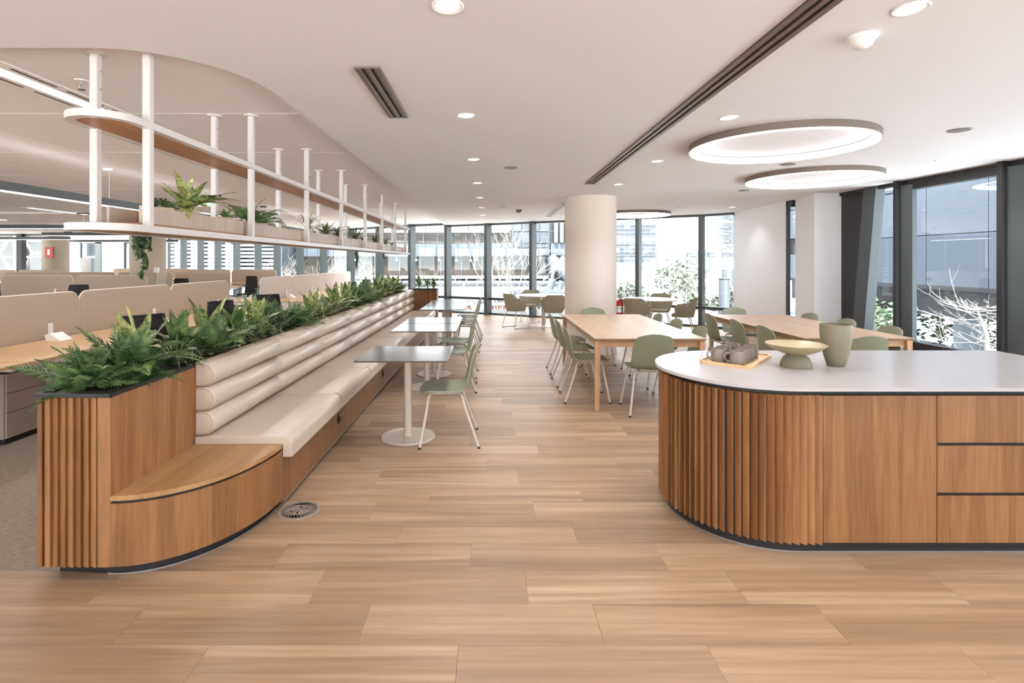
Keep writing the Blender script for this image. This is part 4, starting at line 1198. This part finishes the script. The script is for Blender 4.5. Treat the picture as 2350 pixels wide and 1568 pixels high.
# office troffers: recessed strip with air slots
def troffer(x, y0, y1, lab):
    t = thing('strip_light', lab, 'ceiling light', (x,(y0+y1)/2,OZ-.006), 0, 'recessed office strip lights')
    MB().box(x-.155,y0,OZ-.006,x-.055,y1,OZ+.001).box(x+.055,y0,OZ-.006,x+.155,y1,OZ+.001).box(x-.155,y1,OZ-.006,x+.155,y1+.05,OZ+.001).box(x-.155,y0-.05,OZ-.006,x+.155,y0,OZ+.001).build('frame', M['ceil2'], t)
    MB().box(x-.055,y0,OZ-.004,x+.055,y1,OZ).build('diffuser', M['strip'], t)
    y = y0
    while y < y1-.1:
        for sx in (-.11,.11): MB().box(x+sx-.008,y+.03,OZ-.008,x+sx+.008,min(y+.36,y1),OZ-.005).build('air_slot', M['darker'], t)
        y += .42
troffer(-2.96,-1.2,1.3,'recessed office strip light before the shelf, out past the frame')
troffer(-2.96,1.45,4.12,'recessed office strip light with black air slots beside the hanging shelf')
troffer(-2.96,4.3,6.97,'recessed strip light hidden above the shelf, second length')
troffer(-2.96,7.15,9.82,'recessed strip light hidden above the shelf, third length')
troffer(-2.96,10.0,12.67,'recessed strip light hidden above the shelf, fourth length')
troffer(-9.9,11.4,13.0,'distant recessed strip light above the first cross row of desks')
troffer(-13.5,13.2,14.8,'distant recessed strip light above the second cross row of desks')
troffer(-9.9,15.6,17.1,'distant recessed strip light behind the shelf nose')
troffer(-7.1,3.2,6.2,'added ambient strip light beyond the near pendant')  # from here down the strips are added for more ambient light
troffer(-7.1,8.2,10.8,'added ambient strip light over the aisle behind the near desks')
troffer(-12.5,5.0,8.0,'added ambient strip light deep in the left of the office')
troffer(-17.0,9.0,12.0,'added ambient strip light at the far left of the office')
troffer(-16.6,22.2,25.0,'added strip light brightening the white office wall far back')  # added lamp, brightens the far wall that stayed dark
troffer(-6.8,12.5,15.5,'added ambient strip light behind the pale screens')
# black linear pendants
def pendant(a, b_, z, lab, along='y'):
    (x0,y0),(x1,y1) = a, b_
    t = thing('linear_pendant', lab, 'pendant light', ((x0+x1)/2,(y0+y1)/2,z), 0, 'black linear pendants')
    w = .03
    if along == 'y': q = (x0-w,y0,x0+w,y1)
    else: q = (x0,y0-w,x1,y0+w)
    hb = MB().box(q[0],q[1],z,q[2],q[3],z+.05)
    for e_ in ((q[0],q[1],q[2],q[1]+.006),(q[0],q[3]-.006,q[2],q[3]),(q[0],q[1],q[0]+.006,q[3]),(q[2]-.006,q[1],q[2],q[3])): hb.box(e_[0],e_[1],z+.05,e_[2],e_[3],z+.09)
    hb.build('housing', M['dark'] if along == 'y' else M['darker'], t)
    MB().box(q[0]+.004,q[1]+.004,z-.008,q[2]-.004,q[3]-.004,z).build('diffuser', M['pend' if along == 'y' else 'pendfar'], t)
    MB().box(q[0]+.010,q[1]+.010,z+.06,q[2]-.010,q[3]-.010,z+.064).build('added_uplight', M['added_uplight'], t)  # added emitter facing up, there only to lift the ceiling brightness
    n = max(2, int(((x1-x0)+(y1-y0))/2.2)+1)
    for i in range(n):
        f_ = .02+.96*i/(n-1); x, y = x0+(x1-x0)*f_, y0+(y1-y0)*f_
        MB().tube([(x,y,z+.085),(x,y,OZ)],.0035,5).build('cable', M['steel'], t)
        MB().bbox(x-.06 if along=='y' else x-.15,y-.03,OZ-.03,x+.06 if along=='y' else x+.15,y+.03,OZ,.004).build('canopy', M['darker'] if i in (0,n-1) else M['plastic'], t)
pendant((-4.72,1.2),(-4.72,9.35),2.235,'long dark linear pendant over the near desks beside the planter')
pendant((-4.72,10.9),(-4.72,17.7),2.27,'long dark linear pendant over the pale screen desks')
pendant((-14.5,12.6),(-9.55,12.6),2.33,'black linear pendant over the first cross row of desks','x')
pendant((-14.0,16.6),(-10.4,16.6),2.36,'black linear pendant over the second cross row of desks','x')
pendant((-20.0,20.6),(-16.3,20.6),2.40,'black linear pendant over the third cross row, left end','x')
pendant((-18.9,23.8),(-14.0,23.8),2.42,'black linear pendant over the farthest cross row of desks','x')
# sprinkler and exit sign
def sprinkler(x, y, z, lab):
    t = thing('sprinkler', lab, 'sprinkler', (x,y,z-.06), 0, 'ceiling sprinklers')
    MB().lathe([(.04,.06),(.038,.055),(.012,.052)],20).build('rosette', M['plastic'], t, local=True)
    MB().lathe([(.008,.0525),(.008,.035)],10).tube([(-.012,0,.036),(-.014,0,.02),(-.006,0,.008)],.003,5).tube([(.012,0,.036),(.014,0,.02),(.006,0,.008)],.003,5).build('frame', M['steel'], t, local=True)
    MB().lathe([(0,0),(.022,0),(.022,.003),(0,.004)],14).build('deflector', M['bronze'], t, local=True)
sprinkler(-2.60,3.38,OZ,'metal ceiling sprinkler beside the near shelf post')
sprinkler(-2.35,6.9,OZ,'metal ceiling sprinkler beyond the third shelf post')
sprinkler(-5.6,9.5,OZ,'metal ceiling sprinkler over the office desks')
ex = thing('exit_sign', 'green and white exit sign hanging behind the large variegated plant', 'sign', (-5.2,9.75,2.53))
MB().bbox(-5.42,9.73,2.55,-5.0,9.77,2.75-.06,.006).build('housing', M['plastic'], ex)
MB().box(-5.40,9.724,2.565,-5.02,9.731,2.68).build('face', M['signgreen'], ex)
# running figure and arrow, white on green
MB().extr([(-5.28,2.58),(-5.265,2.58),(-5.245,2.615),(-5.22,2.595),(-5.205,2.60),(-5.235,2.635),(-5.225,2.655),(-5.20,2.65),(-5.20,2.66),(-5.235,2.668),(-5.26,2.63)], 9.720, 9.724, 'y').build('pictogram', M['plastic'], ex)
MB().extr([(-5.15,2.615),(-5.10,2.615),(-5.10,2.60),(-5.06,2.622),(-5.10,2.645),(-5.10,2.63),(-5.15,2.63)], 9.720, 9.724, 'y').build('arrow', M['plastic'], ex)

# ------------------------------------------------------------------ outside
M['paving'] = paint('pale paving', srgb(226,226,224), .9, noise=.06, nscale=.6)
M['pale'] = paint('pale blue grey cladding', srgb(74,81,91), .5)
M['pale2'] = paint('mid grey blue cladding', srgb(66,70,78), .4)
M['pale3'] = paint('light grey cladding', srgb(78,81,87), .5)
M['xwhite'] = paint('white render', srgb(118,120,125), .8)
M['xglass'] = paint('dark brown glazing', srgb(52,45,40), .2, noise=.35, nscale=1.2)
M['xglass2'] = paint('deep grey glazing', srgb(44,45,47), .12, noise=.4, nscale=.9)
M['xwin'] = paint('grey blue window', srgb(72,79,92), .2)
M['xsteel'] = paint('grey steelwork', srgb(84,88,94), .5)
M['bark'] = paint('pale bark', srgb(142,135,129), .9)
M['xleaf'] = leaf_mat('pale grey green leaf', srgb(58,64,54), srgb(100,104,92), .15, 3, .8)
M['xleafd'] = leaf_mat('garden leaf', srgb(52,66,44), srgb(104,118,84), .15, 3, .8)
M['brick'] = paint('red brown brick', srgb(74,48,38), .9, noise=.2, nscale=4)
M['bulb'] = emit('warm bulb', (1,.8,.55,1), 14)
M['carblue'] = paint('pale blue canopy', srgb(140,175,205), .6)
gnd = MB().box(-120,-60,-4.4,200,420,-4.2).build('ground', M['paving']); tag(gnd, kind='structure')

def at(x, y, Y): return ((x-1126)*Y/1220, Y, 1.55-(y-600)*Y/1220)

# office block across the street
ob = thing('office_building', 'pale clad office block with brown glazing across the street', 'building', (-4,40,-4.2))
pmA = MB().bbox(.01,0,0,.80,.08,.88,.01).mesh('spandrel_panel')
pmB = MB().bbox(.012,0,0,1.60,.08,.70,.01).mesh('parapet_panel')
bw_ = wloc(ob)
MB().box(-14.6,40.2,-4.2,6.3,46,4.5).build('core', M['xglass2'], ob)
for i in range(40):
    x = -14.6+.81*i
    if x > 1.2: break
    link('spandrel_panel', pmA, M['pale'], ob, loc=(x-bw_.x,39.9-bw_.y,1.98-bw_.z))
for i in range(10):
    x = -14.6+1.62*i
    link('parapet_panel', pmB, M['xwhite'], ob, loc=(x-bw_.x,39.9-bw_.y,3.82-bw_.z))
MB().box(-14.6,39.88,3.70,1.4,40.1,3.82).build('cornice', M['xwhite'], ob)
mullm = MB().box(-.03,0,0,.03,.08,.86).mesh('mullion'); panem = MB().box(0,.06,0,1.02,.1,.86).mesh('pane')
for i in range(16):
    x = -14.6+1.06*i
    link('pane', panem, M['xglass'], ob, loc=(x-bw_.x,40.05-bw_.y,2.86-bw_.z))
    link('mullion', mullm, M['pale3'], ob, loc=(x-bw_.x,40.0-bw_.y,2.86-bw_.z))
MB().box(-14.6,39.85,1.93,6.3,40.3,1.99).build('soffit', M['pale3'], ob)
panel2 = MB().box(0,.06,0,1.5,.1,1.5).mesh('pane'); mull2 = MB().box(-.025,0,0,.025,.08,1.5).mesh('mullion')
for i in range(12):
    x = -14.6+1.55*i
    link('pane', panel2, M['xglass2' if i % 3 else 'xglass'], ob, loc=(x-bw_.x,40.5-.4-bw_.y,.45-bw_.z))
    link('mullion', mull2, M['xsteel'], ob, loc=(x-bw_.x,40.02-bw_.y,.45-bw_.z))
MB().box(-14.6,38.9,.35,4.2,40.3,.47).build('balcony_slab', M['xwhite'], ob)
# glazed bay on the right of the block
for i in range(4):
    for j,(z0,z1) in enumerate(((2.02,2.52),(2.60,2.84),(2.92,3.72),(3.80,4.5))):
        MB().box(1.66+i*.68,39.6,z0,2.28+i*.68,39.7,z1).build('bay_pane', M['pale2' if (i+j) % 3 else 'pale3'], ob)
MB().box(1.6,39.7,1.95,4.4,40.2,4.6).build('bay_frame', M['pale'], ob)
MB().box(4.5,39.7,2.0,6.6,40.3,2.9).build('bay_apron', M['pale'], ob)
for i in range(5): MB().box(4.75+.42*i,39.5,2.95,5.0+.42*i,40.2,5.2).build('fin', M['xwhite'], ob)
MB().tube([at(1300,640,39.4), at(1262,588,39.4)],.40,12).build('raking_column', M['pale3'], ob, smooth=50)
MB().tube([at(1268,640,39.2), at(1268,588,39.2)],.14,10).build('column', M['pale3'], ob, smooth=50)
MB().tube([at(1278,632,39.6), at(1296,590,39.6)],.3,10).build('raking_column', M['xsteel'], ob, smooth=50)
for i,(x,y) in enumerate(((910,597),(955,597),(1007,597),(1047,598),(1080,598),(815,597),(780,597))):
    X, Y, Z_ = at(x,y,39.3)
    lt = thing('festoon_light', 'warm glowing bulb under the soffit across the street, %s in the string' % ORD[i], 'light', (X,Y,Z_), 0, 'glowing bulbs across the street')
    MB().lathe([(0,-.07),(.05,-.05),(.07,0),(.05,.05),(0,.07)],12).build('bulb', M['bulb'], lt, smooth=60, local=True)
    MB().box(-.02,-.02,.06,.02,.02,1.95-Z_).build('drop_cable', M['xsteel'], lt, local=True)
rl = thing('balcony_railing', 'white balcony railing across the street', 'railing', (-8,38.6,.47))
for z in (.12,.32,.5): MB().box(-14.6,38.58,.47-.47+z-.03,4.2,38.62,z+.02).build('rail', M['xwhite'], rl)
for i in range(24): MB().box(-14.6+.8*i,38.57,-.0,-14.55+.8*i,38.63,.52).build('baluster', M['xwhite'], rl)
for i,(z0,z1,y0) in enumerate(((-.65,-.05,36.5),(-1.5,-1.0,33.5),(-2.4,-1.8,31.5))):
    tr_ = thing('terrace_wall', 'white stepped terrace wall across the street, %s step from the top' % ORD[i], 'wall', (-6,y0,z0), 0, 'stepped terrace')
    MB().box(-24,y0,z0-1.2,5.5-i*.5,y0+2.5,z1).build('wall', M['xwhite'], tr_)
    MB().box(-24,y0-.06,z1,5.6-i*.5,y0+2.6,z1+.12).build('coping', M['pale3'], tr_)
for i,x in enumerate((-2.2,1.0)):
    bx_ = thing('brick_planter', 'low brown brick planter on the terrace across the street, %s from the bench side' % ORD[i], 'planter', (x,30.5,-2.2), 0, 'brick planters outside')
    MB().box(x-1.1,30,-3.2,x+1.1,31,-.95).build('wall', M['brick'], bx_); MB().box(x-1.15,29.95,-.95,x+1.15,31.05,-.85).build('coping', M['pale3'], bx_)
ft = thing('footbridge', 'white elevated walkway outside beyond the round table', 'footbridge', (4.6,33,-2))
MB().box(1.2,32.5,-.75,9,35,-.35).build('deck', M['xwhite'], ft); MB().box(1.2,32.4,-.35,9,32.6,-.18).build('kerb', M['pale3'], ft)
MB().tube([at(1255,690,33.5), at(1268,640,33.5)],.24,12).build('pier', M['xsteel'], ft, smooth=50)
MB().tube([at(1275,690,33.5), at(1290,645,33.5)],.2,12).build('pier', M['xsteel'], ft, smooth=50)
# screen of louvres beyond the left part of the facade
lv = thing('louvre_screen', 'white horizontal louvre screen outside the left windows', 'louvre screen', (-20,38,-4))
MB().box(-27,38.4,-4.2,-14.9,42,5).build('wall', M['xsteel'], lv)
lm = MB().box(0,0,0,2.9,.25,.16).mesh('louvre')
for i in range(4):
    for j in range(22):
        link('louvre', lm, M['xwhite'], lv, loc=(-26.9+3.0*i+20, 37.95-38, -.9+.27*j+4+R(-.02,.02)))
for i in range(5): MB().box(-27+3.0*i,37.9,-4.2,-26.88+3.0*i,38.3,5).build('post', M['pale3'], lv)

# towers and street beyond the right part of the facade
tw = thing('apartment_tower', 'white apartment tower with rows of small windows', 'building', (88,300,-4.2))
MB().box(66,300,-4.2,94,330,95).build('wall', M['xwhite'], tw)
wm_ = MB().box(0,-.3,0,2.1,.1,1.25).mesh('window'); tww = wloc(tw)
for fl in range(19):
    z = -.5+2.15*fl
    if fl in (6, 11, 16): continue
    for k in range(9):
        if (fl*7+k*3) % 8 == 0: continue
        link('window', wm_, M['xwin'], tw, loc=(67.2+2.95*k-tww.x, -.02, z+1.55-tww.z))
    MB().box(66,299.2,z+.9,94.4,300,z+1.2).build('balcony', M['xwhite'], tw)
lw = thing('low_apartments', 'low white apartment block at the foot of the tower', 'building', (92,260,-4.2))
MB().box(60,260,-4.2,101,290,.8).build('wall', M['xwhite'], lw)
wm2 = MB().box(0,-.3,0,1.6,.1,1.6).mesh('window'); 
for z in (-2.6,): 
    for k in range(13): link('window', wm2, M['xwin'], lw, loc=(61.5+3.0*k-92, 0, z+4.2))
md = thing('midrise_building', 'distant grey mid-rise block with long window bands', 'building', (66,180,-4.2))
MB().box(66,180,-4.2,100,200,5.4).build('wall', M['pale3'], md)
for j in range(3):
    for k in range(9): MB().box(66.6+3.6*k,179.7,-1.6+2.4*j,69.6+3.6*k,180.1,-.2+2.4*j).build('window', M['xwin'], md)
    MB().box(65.6,179.3,-.2+2.4*j,100.4,180,.5+2.4*j).build('balcony', M['xwhite'], md)
mt = thing('glass_tower', 'pale blue glass tower edge beside the white wall', 'building', (19.6,42,-4.2))
MB().box(19.0,42,-4.2,21.5,45,9).build('wall', M['pale2'], mt)
for j in range(14): MB().box(18.2,42.3,.9+.55*j,19.05,43.5,1.0+.55*j).build('balcony', M['xwhite'], mt)
vs_ = thing('vent_stack', 'grey steel flue standing outside the corner window', 'flue', (7.1,16.2,-4.2))
X, Y, Z_ = at(1662,640,16.2)
MB().lathe([(.155,-4.2-0),(.155,Z_),(.17,Z_),(.17,Z_+.02),(.065,Z_+.02),(.065,1.95),(.08,1.95),(.08,1.98),(.05,2.02),(0,2.02)],28,(X,Y,0)).build('pipe', M['xsteel'], vs_, smooth=40)
for j in range(6): MB().lathe([(.066,0),(.073,.01),(.066,.02)],20,(X,Y,1.15+.13*j)).build('band', M['pale3'], vs_)
lp = thing('lamp_post', 'slim white lamp post outside behind the far planter', 'lamp post', (-2.85,28,-4.2))
MB().tube([(-2.4,28,-4.2),(-2.4,28,3.45)],.06,10).build('post', M['xwhite'], lp); MB().box(-2.5,27.9,3.45,-2.3,28.1,3.6).build('head', M['xsteel'], lp)
st_ = thing('street_wall', 'low white street wall with dark coping line outside the right windows', 'wall', (16,34,-3.4))
MB().box(8,34,-4.2,30,34.6,-1.75).build('wall', M['xwhite'], st_); MB().box(8,33.95,-1.75,30,34.65,-1.68).build('coping', M['xsteel'], st_)
sc_ = thing('shade_canopy', 'pale blue canopy roof far outside beyond the round table', 'canopy', (18,70,-3))
MB().box(18,70,-2.1,24,74,-1.5).build('roof', M['carblue'], sc_)
for x in (18.2,23.8): MB().box(x-.1,70.2,-4.2,x+.1,70.4,-2.1).build('post', M['xwhite'], sc_)
# far left: white hexagonal trusses outside
def beam(nm, pts, Y, r, par, mat='xwhite'):
    MB().tube([at(x,y,Y) for x,y in pts], r, 6).build(nm, M[mat], par)
hx = thing('hexagon_truss', 'white hexagonal steel frame outside the far left windows', 'steel frame', (-20,24.4,0))
for seg in (((18,548),(0,582)),((0,582),(22,617)),((22,617),(60,617)),((55,548),(75,581)),((75,581),(58,617)),((75,581),(140,581)),((-40,582),(0,582))): beam('strut', seg, 26.0, .07, hx)
bb = thing('scaffold_building', 'pale concrete building with floors behind the hexagonal frame', 'building', (-30,40,-4))
MB().box(-44,40,-4.2,-27.2,44,4.5).build('wall', M['xglass'], bb)
for z in (-.6,.6,1.8,3.0): MB().box(-44,39.6,z,-27.2,40,z+.14).build('floor_edge', M['xwhite'], bb)
for x in (-38,-35.5,-33,-30.5,-28): MB().box(x,39.5,-4.2,x+.3,40,4.5).build('column', M['xwhite'], bb)

# bare pale trees
def bare_tree(x, y, h, seed, lab, spread=.5, lean=(0,0), levels=5, base=-4.2, horiz=False, r0=.07):
    rq = random.Random(seed); t = thing('bare_tree', lab, 'tree', (x,y,base), 0, 'bare pale trees outside')
    tr = MB(); br = MB()
    top = Vector((x+lean[0], y+lean[1], base+h))
    def grow(p, d, l, r, lev):
        pts = [p]; q = p.copy(); dd = d.copy()
        for i in range(3):
            dd = (dd+Vector((rq.uniform(-1,1),rq.uniform(-1,1),rq.uniform(-.5,.9)))*.18).normalized()
            q = q+dd*l/3; pts.append(q.copy())
        br.tube(pts, [r,r*.85,r*.7,r*.5], 4 if lev < 3 else 3)
        if lev <= 0: return
        for i in range(rq.choice((2,3,3))):
            b_ = pts[rq.choice((1,2,3,3))]
            a = rq.uniform(0,6.28)
            nd_ = (dd+Vector((math.cos(a),math.sin(a),rq.uniform(-.1,.5)))*spread*rq.uniform(.8,1.5)).normalized()
            grow(b_, nd_, l*rq.uniform(.6,.85), r*.6, lev-1)
    if horiz:
        tr.tube([(x,y,base),(x+.05,y,base+h*.5),(x,y,base+h*.86),(x-.25,y,base+h)],[r0,r0*.8,r0*.5,.01],8)
        for i in range(64):
            z = base+h*(.45+.55*rq.random()**.8); a = rq.uniform(0,6.28); l = rq.uniform(.7,1.9)*(1.05-.4*(z-base)/h)
            p = Vector((x,y,z)); grow(p, Vector((math.cos(a),math.sin(a),rq.uniform(-.2,.15))).normalized(), l*.6, .016, 2)
    else:
        fork = Vector((x,y,base+h*.38))
        tr.tube([(x,y,base),tuple(fork)],[r0,r0*.8],8)
        for i in range(5):
            a = i*1.257+rq.uniform(-.3,.3)
            grow(fork, Vector((math.cos(a)*spread+lean[0],math.sin(a)*spread+lean[1],1)).normalized(), h*.27, r0*.5, levels-1)
    tr.build('trunk', M['bark'], t, smooth=60)
    o = br.build('branches', M['bark'], t); o['kind'] = 'stuff'
for i,(px_,Y,h,sp_,ln,lab) in enumerate(((1155,22,6.9,.45,(.15,0),'bare pale tree outside with upright branches left of the round table'),
    (1065,24,5.3,.6,(0,0),'bare pale tree outside behind the aisle'),
    (1240,26,4.3,.7,(0,0),'low bare pale tree outside behind the tub chairs'),
    (775,28,6.0,.8,(.2,0),'bare pale tree outside behind the pale grey screens'),
    (700,29,6.2,.8,(0,0),'bare pale tree outside in the middle of the left windows'),
    (625,28.5,6.0,.8,(0,0),'bare pale tree outside beside the louvre screen'))):
    bare_tree((px_-1126)*Y/1220, Y, h, 20+i, lab, sp_, ln)
bare_tree(11.2, 12.0, 4.75, 40, 'bare white tree with level branches outside the right-hand window', horiz=True, r0=.09)
def bush(x, y, z, rx, rz, n, lab, mat, seed, nm='shrub', trunk=0, grp='outdoor shrubs'):
    rq = random.Random(seed); t = thing(nm, lab, 'shrub' if not trunk else 'tree', (x,y,-4.2), 0, grp)
    mb = MB()
    for i in range(n):
        u = Vector((rq.gauss(0,1),rq.gauss(0,1),rq.gauss(0,1))).normalized()*rq.uniform(.35,1)**.6
        c = Vector((x+u.x*rx, y+u.y*rx, z+u.z*rz)); s = rq.uniform(.05,.11)*(1+y/60)
        a = Vector((rq.uniform(-1,1),rq.uniform(-1,1),rq.uniform(-.3,1))).normalized(); b_ = a.orthogonal().normalized()
        mb.add([c-a*s, c+b_*s*.55, c+a*s, c-b_*s*.55],[(0,1,2,3)])
    o = mb.build('foliage', M[mat], t); o['kind'] = 'stuff'
    MB().tube([(x,y,-4.2),(x+.1,y,z-rz*.3),(x-.1,y,z+rz*.4)],[.06,.05,.02],6).build('stem', M['bark'], t)
    for q in range(5):
        a = q*1.3; MB().tube([(x+.05,y,z-rz*.5),(x+math.cos(a)*rx*.7,y+math.sin(a)*rx*.7,z+rz*.5)],[.03,.008],5).build('branch', M['bark'], t)
for i,(px_,py_,Y,rx,rz,n) in enumerate(((1450,680,24,.75,.75,420),(1480,700,22,.6,.5,300),(1545,640,26,.95,1.0,380),(1590,650,27,.8,.9,330),(1600,692,22,.6,.45,260),
        (1640,700,20,.5,.4,240),(1560,605,60,3.0,1.6,420),(1640,612,70,4,1.5,420),(1600,740,18,.7,.4,260),(1690,690,19,.5,.5,200))):
    X, Y, Z_ = at(px_,py_,Y)
    bush(X,Y,Z_,rx,rz,n,'pale leafy shrub outside the corner windows, clump number %s from the pillar side' % ORD[i],'xleaf',60+i)
M['clad'] = paint('blue grey cladding panel', srgb(72,77,86), .4)
M['clad2'] = paint('light grey cladding panel', srgb(86,90,98), .4)
# block with deep bands outside the right windows
rb = thing('banded_building', 'blue grey clad building with a dark underside outside the right windows', 'building', (15,16,.8))
MB().box(13.3,8,.9,22,24,7).build('core', M['xglass2'], rb)
for i in range(8):
    y0 = 8+2.0*i
    if y0 < 16.4:
        MB().bbox(13.1,y0+.01,.83,13.3,y0+1.99,2.32,.01).build('cladding_panel', M['clad'], rb)
    else:
        MB().bbox(13.1,y0+.01,.83,13.3,y0+1.99,1.84,.01).build('cladding_panel', M['clad2'], rb)
        MB().box(13.26,y0+.02,1.86,13.31,y0+1.98,2.5).build('pane', M['xglass'], rb)
    MB().bbox(13.1,y0+.01,2.55 if y0 > 16.4 else 2.34,13.3,y0+1.99,3.75,.01).build('cladding_panel', M['clad2'], rb)
    MB().bbox(13.1,y0+.01,3.78,13.3,y0+1.99,6.5,.01).build('cladding_panel', M['clad'], rb)
MB().box(13.1,8,.72,22,24,.84).build('soffit', M['darker'], rb)
MB().box(13.6,8.2,-.1,14.4,24,.72).build('downstand_beam', M['darker'], rb)
for y0 in (12.5,16.2,19.5,23): MB().lathe([(.38,-4.2),(.38,.75)],24,(14.6,y0,0)).build('column', M['clad2'], rb, smooth=40)
for i,(x,y,z,rx,rz) in enumerate(((11.0,15.2,-.4,.8,.9),(16.5,18.5,-.8,1.4,1.1),(18,14.5,-1.2,1.5,.9),(13.0,18.6,-.5,.9,.9),(19,21,-.6,1.8,1.2),(10.3,11.2,-1.6,.9,.6),(12.2,13.6,-1.9,1.0,.6))):
    bush(x,y,z,rx,rz,420,'green garden shrub under the banded building, clump number %s' % ORD[i],'xleafd',90+i)
gw = thing('garden_wall', 'white garden seat wall outside the right-hand window', 'wall', (17,16,-3.5))
MB().box(15.5,9,-4.2,16.1,26,-1.5).build('wall', M['xwhite'], gw); MB().box(15.45,9,-1.5,16.15,26,-1.4).build('coping', M['pale3'], gw)
